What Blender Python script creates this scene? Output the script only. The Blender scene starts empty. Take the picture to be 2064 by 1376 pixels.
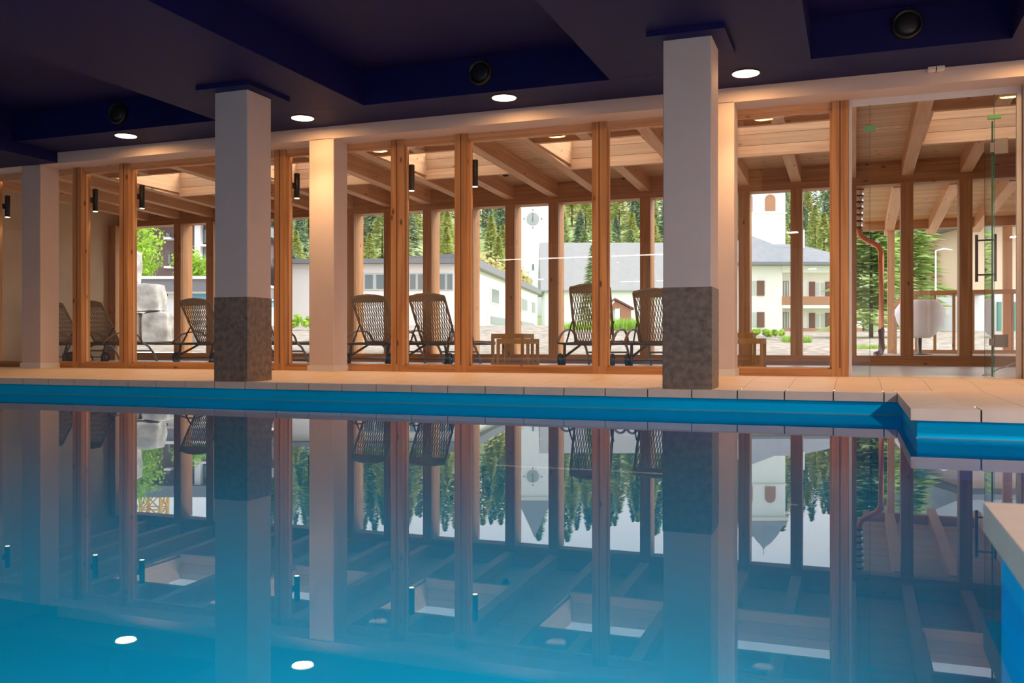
import bpy, math, random
from math import sin, cos, pi, radians, tan, atan2, sqrt, atan
from mathutils import Vector, Matrix, noise
random.seed(7)
SC = bpy.context.scene
COL = SC.collection

# ------------------------------------------------------------------ camera figures (frame 2064 x 1376)
FPX, CX, HY, CAMZ = 1850.0, 1032.0, 694.0, 0.307
TH = radians(20.5); CT, ST = cos(TH), sin(TH)

def at_y(x, y, Y):                       # point on the plane Y seen at x, y
    u = (x - CX) / FPX; d = Y / (CT + u * ST)
    return Vector((d * (u * CT - ST), Y, (HY - y) / FPX * d + CAMZ))
def at_d(x, y, d):                       # point at depth d in front of the camera
    u = (x - CX) / FPX
    return Vector((d * (u * CT - ST), d * (u * ST + CT), (HY - y) / FPX * d + CAMZ))

# ------------------------------------------------------------------ materials
def new_mat(name):
    m = bpy.data.materials.new(name); m.use_nodes = True
    n = m.node_tree.nodes; l = m.node_tree.links
    return m, n, l, n['Principled BSDF']
def plain(name, col, rough=0.6, metal=0.0, var=0.0, scale=3.0, spec=None, bump=0.0):
    m, n, l, b = new_mat(name)
    b.inputs['Roughness'].default_value = rough; b.inputs['Metallic'].default_value = metal
    if spec is not None: b.inputs['Specular IOR Level'].default_value = spec
    if var or bump:
        g = n.new('ShaderNodeNewGeometry'); t = n.new('ShaderNodeTexNoise')
        t.inputs['Scale'].default_value = scale; t.inputs['Detail'].default_value = 6
        l.new(g.outputs['Position'], t.inputs['Vector'])
        r = n.new('ShaderNodeValToRGB')
        r.color_ramp.elements[0].position = .3; r.color_ramp.elements[1].position = .7
        r.color_ramp.elements[0].color = tuple(max(0, c * (1 - var)) for c in col) + (1,)
        r.color_ramp.elements[1].color = tuple(min(1, c * (1 + var)) for c in col) + (1,)
        l.new(t.outputs['Fac'], r.inputs['Fac']); l.new(r.outputs['Color'], b.inputs['Base Color'])
        if bump:
            bp = n.new('ShaderNodeBump'); bp.inputs['Strength'].default_value = bump; bp.inputs['Distance'].default_value = .02
            l.new(t.outputs['Fac'], bp.inputs['Height']); l.new(bp.outputs['Normal'], b.inputs['Normal'])
    else:
        b.inputs['Base Color'].default_value = tuple(col) + (1,)
    return m
def wood(name, axis, dark, light, knot=(.16, .06, .02), boards=None, rough=.55, kdens=1.0):
    """timber with grain along axis 0/1/2, knots; boards = (axis across, width) draws joints"""
    m, n, l, b = new_mat(name); b.inputs['Roughness'].default_value = rough
    b.inputs['Specular IOR Level'].default_value = .3
    g = n.new('ShaderNodeNewGeometry')
    mp = n.new('ShaderNodeMapping'); s = [26, 26, 26]; s[axis] = .9; mp.inputs['Scale'].default_value = s
    l.new(g.outputs['Position'], mp.inputs['Vector'])
    t = n.new('ShaderNodeTexNoise'); t.inputs['Scale'].default_value = 1; t.inputs['Detail'].default_value = 4; t.inputs['Distortion'].default_value = .6
    l.new(mp.outputs['Vector'], t.inputs['Vector'])
    r = n.new('ShaderNodeValToRGB'); r.color_ramp.elements[0].position = .28; r.color_ramp.elements[1].position = .72
    r.color_ramp.elements[0].color = dark + (1,); r.color_ramp.elements[1].color = light + (1,)
    l.new(t.outputs['Fac'], r.inputs['Fac'])
    mk = n.new('ShaderNodeMapping'); s = [7.0, 7.0, 7.0]; s[axis] = 3.2; mk.inputs['Scale'].default_value = s
    l.new(g.outputs['Position'], mk.inputs['Vector'])
    v = n.new('ShaderNodeTexVoronoi'); v.inputs['Scale'].default_value = 1.0
    l.new(mk.outputs['Vector'], v.inputs['Vector'])
    kr = n.new('ShaderNodeMapRange'); kr.inputs['From Min'].default_value = .13 * kdens; kr.inputs['From Max'].default_value = .06 * kdens
    l.new(v.outputs['Distance'], kr.inputs['Value'])
    mx = n.new('ShaderNodeMix'); mx.data_type = 'RGBA'
    l.new(kr.outputs['Result'], mx.inputs['Factor']); l.new(r.outputs['Color'], mx.inputs['A'])
    mx.inputs['B'].default_value = knot + (1,)
    out = mx.outputs['Result']
    if boards:
        ax, w = boards
        sp = n.new('ShaderNodeSeparateXYZ'); l.new(g.outputs['Position'], sp.inputs[0])
        d = n.new('ShaderNodeMath'); d.operation = 'DIVIDE'; d.inputs[1].default_value = w; l.new(sp.outputs[ax], d.inputs[0])
        f = n.new('ShaderNodeMath'); f.operation = 'FRACT'; l.new(d.outputs[0], f.inputs[0])
        c = n.new('ShaderNodeMath'); c.operation = 'LESS_THAN'; c.inputs[1].default_value = .05; l.new(f.outputs[0], c.inputs[0])
        m2 = n.new('ShaderNodeMix'); m2.data_type = 'RGBA'; l.new(c.outputs[0], m2.inputs['Factor']); l.new(out, m2.inputs['A'])
        m2.inputs['B'].default_value = tuple(x * .45 for x in dark) + (1,)
        fl = n.new('ShaderNodeMath'); fl.operation = 'FLOOR'; l.new(d.outputs[0], fl.inputs[0])
        wn = n.new('ShaderNodeTexWhiteNoise'); wn.noise_dimensions = '1D'; l.new(fl.outputs[0], wn.inputs['W'])
        mr = n.new('ShaderNodeMapRange'); mr.inputs['To Min'].default_value = .82; mr.inputs['To Max'].default_value = 1.1; l.new(wn.outputs['Value'], mr.inputs['Value'])
        hs = n.new('ShaderNodeHueSaturation'); l.new(mr.outputs['Result'], hs.inputs['Value']); l.new(m2.outputs['Result'], hs.inputs['Color'])
        out = hs.outputs['Color']
    l.new(out, b.inputs['Base Color'])
    return m
def glass(name, tint=(1, 1, 1), ior=1.45, rough=0.0, bump=0.0):
    """clear sheet: Fresnel mix of a mirror coat and a clear body"""
    m = bpy.data.materials.new(name); m.use_nodes = True
    n = m.node_tree.nodes; l = m.node_tree.links; n.clear()
    o = n.new('ShaderNodeOutputMaterial'); mx = n.new('ShaderNodeMixShader')
    t = n.new('ShaderNodeBsdfTransparent'); t.inputs['Color'].default_value = tint + (1,)
    g = n.new('ShaderNodeBsdfGlossy'); g.inputs['Roughness'].default_value = rough; g.inputs['Color'].default_value = (1, 1, 1, 1)
    f = n.new('ShaderNodeFresnel'); f.inputs['IOR'].default_value = ior
    gb = n.new('ShaderNodeNewGeometry'); mr = n.new('ShaderNodeMapRange')       # same index from either side of the sheet
    mr.inputs['To Min'].default_value = ior; mr.inputs['To Max'].default_value = 1 / ior
    l.new(gb.outputs['Backfacing'], mr.inputs['Value']); l.new(mr.outputs['Result'], f.inputs['IOR'])
    l.new(f.outputs[0], mx.inputs[0]); l.new(t.outputs[0], mx.inputs[1]); l.new(g.outputs[0], mx.inputs[2]); l.new(mx.outputs[0], o.inputs[0])
    if bump:
        gm = n.new('ShaderNodeNewGeometry'); nz = n.new('ShaderNodeTexNoise'); nz.inputs['Scale'].default_value = 1.1; nz.inputs['Detail'].default_value = 2
        l.new(gm.outputs['Position'], nz.inputs['Vector'])
        bp = n.new('ShaderNodeBump'); bp.inputs['Strength'].default_value = bump; bp.inputs['Distance'].default_value = .01
        l.new(nz.outputs['Fac'], bp.inputs['Height'])
        l.new(bp.outputs[0], g.inputs['Normal']); l.new(bp.outputs[0], f.inputs['Normal'])
    return m
def water(name, tint, ior=1.333):
    """calm water: Fresnel mix of mirror and refraction"""
    m = bpy.data.materials.new(name); m.use_nodes = True
    n = m.node_tree.nodes; l = m.node_tree.links; n.clear()
    o = n.new('ShaderNodeOutputMaterial'); mx = n.new('ShaderNodeMixShader')
    t = n.new('ShaderNodeBsdfRefraction'); t.inputs['Color'].default_value = tint + (1,); t.inputs['IOR'].default_value = ior; t.inputs['Roughness'].default_value = 0
    g = n.new('ShaderNodeBsdfGlossy'); g.inputs['Roughness'].default_value = .0
    f = n.new('ShaderNodeFresnel'); f.inputs['IOR'].default_value = ior
    gm = n.new('ShaderNodeNewGeometry'); nz = n.new('ShaderNodeTexNoise'); nz.inputs['Scale'].default_value = 1.3; nz.inputs['Detail'].default_value = 2
    l.new(gm.outputs['Position'], nz.inputs['Vector'])
    bp = n.new('ShaderNodeBump'); bp.inputs['Strength'].default_value = .02; bp.inputs['Distance'].default_value = .01
    l.new(nz.outputs['Fac'], bp.inputs['Height'])
    for q in (t, g, f): l.new(bp.outputs[0], q.inputs['Normal'])
    l.new(f.outputs[0], mx.inputs[0]); l.new(t.outputs[0], mx.inputs[1]); l.new(g.outputs[0], mx.inputs[2]); l.new(mx.outputs[0], o.inputs[0])
    return m
def emit(name, col, s):
    m, n, l, b = new_mat(name)
    b.inputs['Base Color'].default_value = (.8, .8, .8, 1)
    b.inputs['Emission Color'].default_value = col + (1,); b.inputs['Emission Strength'].default_value = s
    return m

WD, WL = (.35, .155, .06), (.58, .31, .14)
M = {}
for i, a in enumerate('xyz'):
    M['wood_' + a] = wood('larch_' + a, i, WD, WL)
    M['pale_' + a] = wood('spruce_' + a, i, (.60, .32, .155), (.76, .46, .26), knot=(.25, .1, .04))
M['boards'] = wood('spruce_boards', 0, (.58, .34, .165), (.72, .46, .255), knot=(.26, .12, .05), boards=(1, .14))
M['planks'] = wood('spruce_planks', 0, (.60, .32, .155), (.76, .46, .26), knot=(.25, .1, .04), boards=(2, .13))
M['porch_boards'] = wood('porch_boards', 0, (.55, .31, .13), (.70, .43, .2), boards=(1, .14))
M['navy'] = plain('navy_paint', (.0055, .006, .075), .6, spec=.2, var=.12, scale=2)
M['plaster'] = plain('white_plaster', (.66, .555, .53), .7, var=.02, scale=5)
M['trimwhite'] = plain('skirting_white', (.78, .74, .70), .5)
M['beige'] = plain('beige_plaster', (.66, .50, .33), .8, var=.08, scale=2)
M['stone'] = plain('grey_stone_tile', (.205, .148, .115), .45, var=.38, scale=24, bump=.03)
M['deck'] = plain('sandstone_deck', (.72, .54, .40), .5, var=.05, scale=4)
def joints(m, period, phase):
    n = m.node_tree.nodes; l = m.node_tree.links; b = n['Principled BSDF']; src = b.inputs['Base Color'].links[0].from_socket
    g = n.new('ShaderNodeNewGeometry'); sp = n.new('ShaderNodeSeparateXYZ'); l.new(g.outputs['Position'], sp.inputs[0])
    a = n.new('ShaderNodeMath'); a.operation = 'SUBTRACT'; a.inputs[1].default_value = phase; l.new(sp.outputs['X'], a.inputs[0])
    d = n.new('ShaderNodeMath'); d.operation = 'DIVIDE'; d.inputs[1].default_value = period; l.new(a.outputs[0], d.inputs[0])
    f = n.new('ShaderNodeMath'); f.operation = 'FRACT'; l.new(d.outputs[0], f.inputs[0])
    c = n.new('ShaderNodeMath'); c.operation = 'LESS_THAN'; c.inputs[1].default_value = .011; l.new(f.outputs[0], c.inputs[0])
    mx = n.new('ShaderNodeMix'); mx.data_type = 'RGBA'; l.new(c.outputs[0], mx.inputs['Factor']); l.new(src, mx.inputs['A']); mx.inputs['B'].default_value = (.16, .11, .08, 1)
    l.new(mx.outputs['Result'], b.inputs['Base Color'])
joints(M['deck'], .303, -1.344 - .002)
M['coping'] = plain('sandstone_coping', (.74, .59, .50), .5, var=.05, scale=7)
M['grout'] = plain('dark_grout', (.05, .045, .04), .9)
M['liner'] = plain('pool_liner', (.0, .50, .90), .6, var=.05, scale=1.3, spec=.04)
M['meniscus_line'] = plain('meniscus_line', (.05, .42, .60), .4)
M['poolfloor'] = plain('pool_floor', (.0, .42, .66), .6, var=.08, scale=.8)
M['sunfloor'] = plain('grey_floor_tile', (.80, .79, .78), .3, var=.06, scale=3)
M['water'] = water('pool_water', (.72, .95, 1.0))
M['glass'] = glass('window_glass', (.99, .99, .985), 1.42)
M['edge'] = plain('glass_edge', (.02, .13, .09), .2)
M['steel'] = plain('brushed_steel', (.20, .18, .17), .55, 1.0)
M['black'] = plain('black_metal', (.012, .011, .012), .4)
M['speaker'] = plain('speaker_grille', (.015, .015, .018), .35)
M['white_frame'] = plain('white_steel_frame', (.75, .75, .78), .45)
M['green_clip'] = plain('green_clip', (.10, .45, .16), .4)
M['lamp'] = emit('lamp_disc', (1, .80, .52), 6.5)
M['sconce_glow'] = emit('sconce_glow', (1, .8, .55), 6)
M['bronze'] = plain('bronze_tube', (.085, .072, .060), .42, .5)
M['silver_tube'] = plain('grey_tube', (.24, .23, .22), .4, .6)
M['rope'] = plain('brown_rope', (.28, .18, .095), .75, var=.2, scale=40)
M['armwood'] = plain('brown_arm', (.27, .135, .065), .45)
M['rubber'] = plain('rubber', (.02, .02, .021), .6)
M['tablewood'] = wood('teak', 2, (.42, .21, .055), (.56, .31, .10), rough=.5)
M['copper'] = plain('copper', (.72, .27, .12), .35, .7)
M['coil'] = plain('bright_duct', (.75, .70, .66), .28, .9)
M['castiron'] = plain('brown_iron', (.09, .04, .04), .5)
M['tub'] = plain('white_shell', (.85, .85, .88), .5)
M['rock'] = plain('pale_boulder', (.40, .38, .35), .9, var=.38, scale=5, bump=.7)
M['gravel'] = plain('gravel_bank', (.34, .285, .23), .95, var=.55, scale=5, bump=.8)
M['grass'] = plain('meadow', (.26, .40, .08), .9, var=.3, scale=5)
M['hillgrass'] = plain('hillside', (.36, .44, .20), .95, var=.3, scale=.12)
M['housewall'] = plain('house_render', (.86, .82, .78), .8)
M['church'] = plain('church_render', (.86, .86, .86), .8)
M['peach'] = plain('peach_render', (.78, .60, .42), .8)
M['slate'] = plain('grey_roof', (.25, .255, .27), .7, var=.1, scale=2)
M['naveroof'] = plain('pale_grey_roof', (.34, .33, .325), .75, var=.05, scale=1.5)
M['fascia'] = plain('grey_fascia', (.20, .20, .22), .6)
M['darkhouse'] = plain('dark_timber_house', (.15, .10, .10), .8, var=.2, scale=3)
M['pane'] = plain('far_window_pane', (.16, .19, .20), .15)
M['curtain'] = plain('far_curtain', (.55, .58, .55), .8)
M['shutter'] = plain('brown_shutter', (.17, .075, .05), .7)
M['balcony'] = plain('balcony_wood', (.42, .20, .11), .7)
M['greenshutter'] = plain('green_shutter', (.10, .33, .25), .7)
M['bluewall'] = plain('blue_wall', (.16, .40, .58), .7)
M['yellow'] = plain('crane_yellow', (.85, .50, .05), .5)
M['ink'] = plain('sign_ink', (.05, .09, .14), .6)
M['clockface'] = plain('clock_face', (.40, .43, .42), .5)
M['bark'] = plain('bark', (.10, .07, .045), .9, var=.3, scale=8)
def leaf(name, col):
    m, n, l, b = new_mat(name)
    g = n.new('ShaderNodeNewGeometry'); r = n.new('ShaderNodeValToRGB')
    r.color_ramp.elements[0].color = tuple(c * .72 for c in col) + (1,); r.color_ramp.elements[1].color = tuple(min(1, c * 1.2) for c in col) + (1,)
    l.new(g.outputs['Random Per Island'], r.inputs['Fac']); n.remove(b); o = n['Material Output']
    d = n.new('ShaderNodeBsdfDiffuse'); t = n.new('ShaderNodeBsdfTranslucent'); mx = n.new('ShaderNodeMixShader'); mx.inputs[0].default_value = .45
    l.new(r.outputs['Color'], d.inputs['Color']); l.new(r.outputs['Color'], t.inputs['Color'])
    l.new(d.outputs[0], mx.inputs[1]); l.new(t.outputs[0], mx.inputs[2]); l.new(mx.outputs[0], o.inputs['Surface'])
    return m
M['larch'] = leaf('larch_needles', (.62, .64, .26))  # foliage colour paled to carry distance haze, as in the next three
M['spruce'] = leaf('spruce_needles', (.30, .40, .28))
M['midgreen'] = leaf('mixed_needles', (.45, .55, .27))
M['ochre'] = leaf('ochre_leaves', (.64, .57, .29))
M['maple'] = leaf('maple_leaves', (.42, .62, .09))
M['pine'] = leaf('pine_needles', (.50, .62, .24))
M['tuft'] = leaf('grass_blades', (.34, .56, .08))

# ------------------------------------------------------------------ mesh builder
class MB:
    def __init__(s): s.v = []; s.f = []; s.m = []; s.mi = 0
    def quad(s, *p):
        b = len(s.v); s.v += [Vector(q) for q in p]; s.f.append(tuple(range(b, b + len(p)))); s.m.append(s.mi); return s
    def box(s, x0, x1, y0, y1, z0, z1):
        b = len(s.v)
        s.v += [Vector((x, y, z)) for z in (z0, z1) for y in (y0, y1) for x in (x0, x1)]
        for f in ((0, 2, 3, 1), (4, 5, 7, 6), (0, 1, 5, 4), (2, 6, 7, 3), (0, 4, 6, 2), (1, 3, 7, 5)):
            s.f.append(tuple(b + i for i in f)); s.m.append(s.mi)
        return s
    def cbox(s, x0, x1, y0, y1, z0, z1, c=.004):
        """box with chamfered upright edges"""
        return s.prism([(x0 + c, y0), (x1 - c, y0), (x1, y0 + c), (x1, y1 - c), (x1 - c, y1), (x0 + c, y1), (x0, y1 - c), (x0, y0 + c)], z0, z1)
    def prism(s, pts, z0, z1):
        n = len(pts); b = len(s.v)
        s.v += [Vector((x, y, z0)) for x, y in pts] + [Vector((x, y, z1)) for x, y in pts]
        s.f.append(tuple(b + i for i in reversed(range(n)))); s.m.append(s.mi)
        s.f.append(tuple(b + n + i for i in range(n))); s.m.append(s.mi)
        for i in range(n):
            j = (i + 1) % n; s.f.append((b + i, b + j, b + n + j, b + n + i)); s.m.append(s.mi)
        return s
    def hexa(s, a, bq):
        """solid between two quads with matching corners"""
        b = len(s.v); n = len(a); s.v += [Vector(p) for p in a] + [Vector(p) for p in bq]
        s.f.append(tuple(b + i for i in reversed(range(n)))); s.m.append(s.mi)
        s.f.append(tuple(b + n + i for i in range(n))); s.m.append(s.mi)
        for i in range(n):
            j = (i + 1) % n; s.f.append((b + i, b + j, b + n + j, b + n + i)); s.m.append(s.mi)
        return s
    def tube(s, pts, r, n=8, flat=1.0):
        pts = [Vector(p) for p in pts]; b = len(s.v); k = len(pts)
        rr = r if isinstance(r, (list, tuple)) else [r] * k
        up = Vector((0, 0, 1))
        for i, p in enumerate(pts):
            t = (pts[min(i + 1, k - 1)] - pts[max(i - 1, 0)]).normalized()
            a = t.cross(up)
            if a.length < 1e-3: a = t.cross(Vector((0, 1, 0)))
            a.normalize(); c = a.cross(t).normalized()
            for j in range(n):
                w = 2 * pi * j / n; s.v.append(p + a * cos(w) * rr[i] + c * sin(w) * rr[i] * flat)
        for i in range(k - 1):
            for j in range(n):
                q = (j + 1) % n
                s.f.append((b + i * n + j, b + i * n + q, b + (i + 1) * n + q, b + (i + 1) * n + j)); s.m.append(s.mi)
        s.f.append(tuple(b + j for j in reversed(range(n)))); s.m.append(s.mi)
        s.f.append(tuple(b + (k - 1) * n + j for j in range(n))); s.m.append(s.mi)
        return s
    def lathe(s, c, prof, n=24, axis=2):
        """prof = [(radius, offset along axis)]"""
        b = len(s.v); c = Vector(c)
        for r, h in prof:
            for j in range(n):
                w = 2 * pi * j / n; p = [0, 0, 0]
                p[axis] = h; p[(axis + 1) % 3] = r * cos(w); p[(axis + 2) % 3] = r * sin(w)
                s.v.append(c + Vector(p))
        k = len(prof)
        for i in range(k - 1):
            for j in range(n):
                q = (j + 1) % n
                s.f.append((b + i * n + j, b + i * n + q, b + (i + 1) * n + q, b + (i + 1) * n + j)); s.m.append(s.mi)
        s.f.append(tuple(b + j for j in reversed(range(n)))); s.m.append(s.mi)
        s.f.append(tuple(b + (k - 1) * n + j for j in range(n))); s.m.append(s.mi)
        return s
    def build(s, name, mats, parent=None, loc=None, world=False, smooth=False, bevel=0):
        me = bpy.data.meshes.new(name)
        off = Vector((0, 0, 0))
        if loc is not None: off = Vector(loc)
        elif parent is not None and world: off = wloc(parent)
        me.from_pydata([v - off for v in s.v], [], s.f)
        for m in (mats if isinstance(mats, (list, tuple)) else [mats]): me.materials.append(m)
        for p, mi in zip(me.polygons, s.m): p.material_index = mi; p.use_smooth = smooth
        me.update()
        o = bpy.data.objects.new(name, me); COL.objects.link(o)
        if parent is not None: o.parent = parent
        if loc is not None: o.location = off
        if bevel:
            bm = o.modifiers.new('bevel', 'BEVEL'); bm.width = bevel; bm.segments = 2; bm.limit_method = 'ANGLE'
        return o
def wloc(o):
    v = Vector((0, 0, 0))
    while o is not None: v += Vector(o.location); o = o.parent
    return v
def tag(o, label, cat, group=None, kind=None):
    o['label'] = label; o['category'] = cat
    if group: o['group'] = group
    if kind: o['kind'] = kind
    return o
def empty(name, loc, label, cat, group=None):
    o = bpy.data.objects.new(name, None); COL.objects.link(o); o.location = loc; o.empty_display_size = .1
    return tag(o, label, cat, group)
def struct(o): o['kind'] = 'structure'; return o
def copy_tree(src, parent=None):
    c = src.copy(); COL.objects.link(c)
    if parent is not None: c.parent = parent
    for ch in [x for x in KIDS.get(src.name, [])]:
        copy_tree(ch, c)
    return c
KIDS = {}
def index_kids():
    KIDS.clear()
    for o in COL.objects:
        if o.parent: KIDS.setdefault(o.parent.name, []).append(o)

# ------------------------------------------------------------------ levels
WZ = -.143                  # water level
PY = 6.27                   # pool edge
FY = 7.83                   # white fascia and rear pillars
GY = 8.09                   # front of the timber glazing
FAR = 12.5                  # inner face of the sunroom's outer wall
WX = -11.95                 # sunroom end wall
SUNZ = .04
SOF, CEIL = 2.452, 2.76
def zr(Y): return 2.422 + .035 * (12.5 - Y)      # underside of the rafters
def deckz(Y): return 0 if Y < 6.6 else .04 * min(1, (Y - 6.6) / .8)

# ------------------------------------------------------------------ pool hall shell
m = MB()
ys = [6.55, 6.6, 6.8, 7.0, 7.2, 7.4, 8.12]
for a, b in zip(ys, ys[1:]): m.quad((-14, a, deckz(a)), (5, a, deckz(a)), (5, b, deckz(b)), (-14, b, deckz(b)))
m.quad((.5, 5.05, 0), (5, 5.05, 0), (5, 6.55, 0), (.5, 6.55, 0))
m.quad((2.2, 2.0, 0), (5, 2.0, 0), (5, 5.05, 0), (2.2, 5.05, 0))
m.quad((.5, -5, 0), (5, -5, 0), (5, 1.75, 0), (.5, 1.75, 0)); m.quad((2.2, 1.75, 0), (5, 1.75, 0), (5, 2.0, 0), (2.2, 2.0, 0))
m.quad((-14, -5, 0), (-13, -5, 0), (-13, 6.55, 0), (-14, 6.55, 0)); m.quad((-13, -5, 0), (.5, -5, 0), (.5, -4, 0), (-13, -4, 0))
struct(m.build('floor', M['deck']))
# coping stones round the pool, 30 cm long with open joints
m = MB(); g = MB(); P = .303; J = .004; x = -1.344 + P * 5
xs = []
k = -1.344
while k > -13: k -= P
while k < .25: xs.append(k); k += P
for a in xs:
    b = min(a + P, .25)
    if b - a > .03: m.box(a + J, b - J, PY, 6.55, -.056, 0)
g.box(-13, .26, PY + .012, 6.55, -.054, -.004)
a = .25
for i in range(7): m.box(a + (J if i else 0), a + P - J, 4.79, 5.05, -.056, 0); a += P
g.box(.262, 2.3, 4.802, 5.05, -.054, -.004)
yy = 5.05
for i in range(5):
    b = min(yy + P, 6.55); m.box(.25, .5, yy + J, b - J, -.056, 0); yy = b
g.box(.262, .5, 5.05, 6.55, -.054, -.004)
m.box(.234, .5, 1.70, 2.0, -.056, 0)
yy = 1.70
for i in range(20): m.box(.234, .5, yy - P + J, yy - J, -.056, 0); yy -= P
g.box(.246, .5, -4.3, 1.99, -.054, -.004)
for i in range(6): m.box(.5 + i * P + J, .5 + (i + 1) * P - J, 1.75, 2.0, -.056, 0)
g.box(.5, 2.3, 1.75, 1.988, -.054, -.004)
c = struct(m.build('trim_1', M['coping'])); g.build('joint_bed', M['grout'], c)
# basin
m = MB(); D = -1.45
bm = MB()
def wallseg(x0, y0, x1, y1):
    m.quad((x0, y0, D), (x1, y1, D), (x1, y1, -.05), (x0, y0, -.05))
ring = [(-13, 6.30), (.28, 6.30), (.28, 4.83), (2.2, 4.83), (2.2, 1.97), (.262, 1.97), (.262, -4), (-13, -4)]
for p, q in zip(ring, ring[1:] + ring[:1]): wallseg(*p, *q)
m.mi = 1
m.quad(*[(x, y, D) for x, y in ring[::-1]])
bas = struct(m.build('pool_basin', [M['liner'], M['poolfloor']]))
b = MB()
b.box(-13, .28, 6.294, 6.302, WZ + .0, WZ + .006); b.box(.274, 2.2, 4.824, 4.832, WZ + .0, WZ + .006)
b.build('meniscus_line', M['meniscus_line'], bas)  # added strip standing in for the bright meniscus line at the waterline
m = MB(); m.quad(*[(x, y, WZ) for x, y in ring[::-1]])
w = m.build('pool_water', M['water']); struct(w); w['label'] = 'still turquoise pool water mirroring the glass wall'; 
# ceiling: upper slab, coffers between wide dropped beams
m = MB()
m.box(-14, 5, -5, FY + .3, CEIL, CEIL + .15)
struct(m.build('ceiling', M['navy']))
def cbeam(x0, x1, y0, y1, z0, name='ceiling_beam'):
    return struct(MB().box(x0, x1, y0, y1, z0, CEIL + .01).build(name, M['navy']))
cbeam(-5.725, -4.134, -5, 7.25, SOF); cbeam(-1.864, -.311, -5, 7.25, SOF); cbeam(1.03, 2.6, -5, 7.25, SOF)
cbeam(-8.349, 5, 7.251, FY, SOF)
cbeam(-14, -8.35, -5, FY - .002, 2.338)
# white fascia with its underside
struct(MB().box(-14, 5, FY, GY + .15, 2.33, CEIL + .05).build('trim_2', M['plaster']))
# other walls of the hall, seen only from elsewhere
struct(MB().box(-14.2, -14, -5, GY, -.2, CEIL).build('wall_left', M['plaster']))
struct(MB().box(5, 5.2, -5, GY, -.2, CEIL).build('wall_right', M['plaster']))
m = MB(); m.box(-14, 5, -5.2, -5, -.2, CEIL)
struct(m.build('wall_rear', M['plaster']))
struct(MB().box(1.225, 5, FY, GY + .14, SUNZ - .05, 2.34).build('wall_front', M['plaster']))
struct(MB().box(1.222, 5, FY - .014, FY - .001, SUNZ, SUNZ + .075).build('baseboard_front', M['trimwhite']))

# ------------------------------------------------------------------ pillars
def pool_pillar(x0, x1, label):
    y0, y1 = 6.34, 6.68
    o = empty('pillar', ((x0 + x1) / 2, (y0 + y1) / 2, 0), label, 'pillar', 'stone-footed pillars at the pool edge')
    MB().cbox(x0 + .004, x1 - .004, y0 + .004, y1 - .004, .70, 2.415, .006).build('shaft', M['plaster'], o, world=True)
    c = MB().cbox(x0, x1, y0, y1, .0, .702, .003).build('stone_cladding', M['stone'], o, world=True); c['label'] = 'dark mottled stone cladding'
    c = MB().box(x0 - .09, x1 + .10, y0 - .12, y1 + .12, 2.415, SOF).build('capital_plate', M['navy'], o, world=True); c['label'] = 'navy square plate under the ceiling'
    return o
pool_pillar(-5.042, -4.705, 'white square pillar with dark stone foot, the one farther along the pool edge')
pool_pillar(-1.255, -.915, 'white square pillar with dark stone foot, the larger one near the pool corner')
def rear_pillar(x0, x1, label):
    o = empty('pillar', ((x0 + x1) / 2, FY + .13, SUNZ), label, 'pillar', 'plain pillars against the glass wall')
    MB().cbox(x0, x1, FY, GY, SUNZ, 2.335, .006).build('shaft', M['plaster'], o, world=True)
    MB().box(x0 - .012, x1 + .012, FY - .012, GY, SUNZ, SUNZ + .06).build('plinth', M['trimwhite'], o, world=True)
    return o
rear_pillar(-8.886, -8.602, 'plain pale pillar at the dim end of the glass wall, under the dropped navy ceiling')
rear_pillar(-5.080, -4.797, 'plain pillar lit bright gold at its top, between the two stone-footed pillars')
rear_pillar(-1.235, -.948, 'plain pillar tucked behind the larger stone-footed pillar near the pool corner')

# ------------------------------------------------------------------ timber glazing between hall and sunroom
PH = 2.33
def front_post(xc, label, n):
    o = empty('timber_post', (xc, GY + .068, SUNZ), label, 'post', 'timber posts of the inner glass wall')
    MB().cbox(xc - .068, xc + .068, GY, GY + .136, SUNZ, PH, .005).build('shaft', M['wood_z'], o, world=True)
    m = MB(); m.box(xc - .006, xc + .006, GY - .002, GY + .002, SUNZ + .07, PH); m.build('groove', M['shutter'], o, world=True)
    return o
FX = [-9.71, -8.34, -7.66, -5.605, -6.29, -4.24, -3.55, -2.18, -.118]
LB = {-9.71: 'timber post left of the dim plain pillar, at the very end of the glass wall',
      -8.34: 'timber post just right of the dim plain pillar, before the beige end wall',
      -7.66: 'timber post with a black wall lamp, standing beside the view of pale boulders',
      -6.29: 'timber post hidden close behind the farther stone-footed pillar',
      -5.605: 'timber post just right of the farther stone-footed pillar',
      -4.24: 'timber post between the two loungers right of the gold-lit pillar',
      -3.55: 'timber post between a woven lounger and the nest of cube tables',
      -2.18: 'timber post covering part of the most upright lounger',
      -.118: 'timber post next to the white frame of the glass door'}
for i, x in enumerate(FX): front_post(x, LB[x], i)
FXS = sorted(FX)
m = MB(); m.box(-11.9, -.05, GY + .002, GY + .134, SUNZ - .03, SUNZ + .062); struct(m.build('trim_3', M['wood_x']))
m = MB(); m.box(-11.9, -.05, GY + .03, GY + .134, 2.288, 2.33); m.box(-11.9, -.05, GY + .05, GY + .09, 2.262, 2.288); struct(m.build('trim_4', M['pale_x']))
prs = [(-11.9, FXS[0])] + list(zip(FXS, FXS[1:]))
NW = 0
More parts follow.
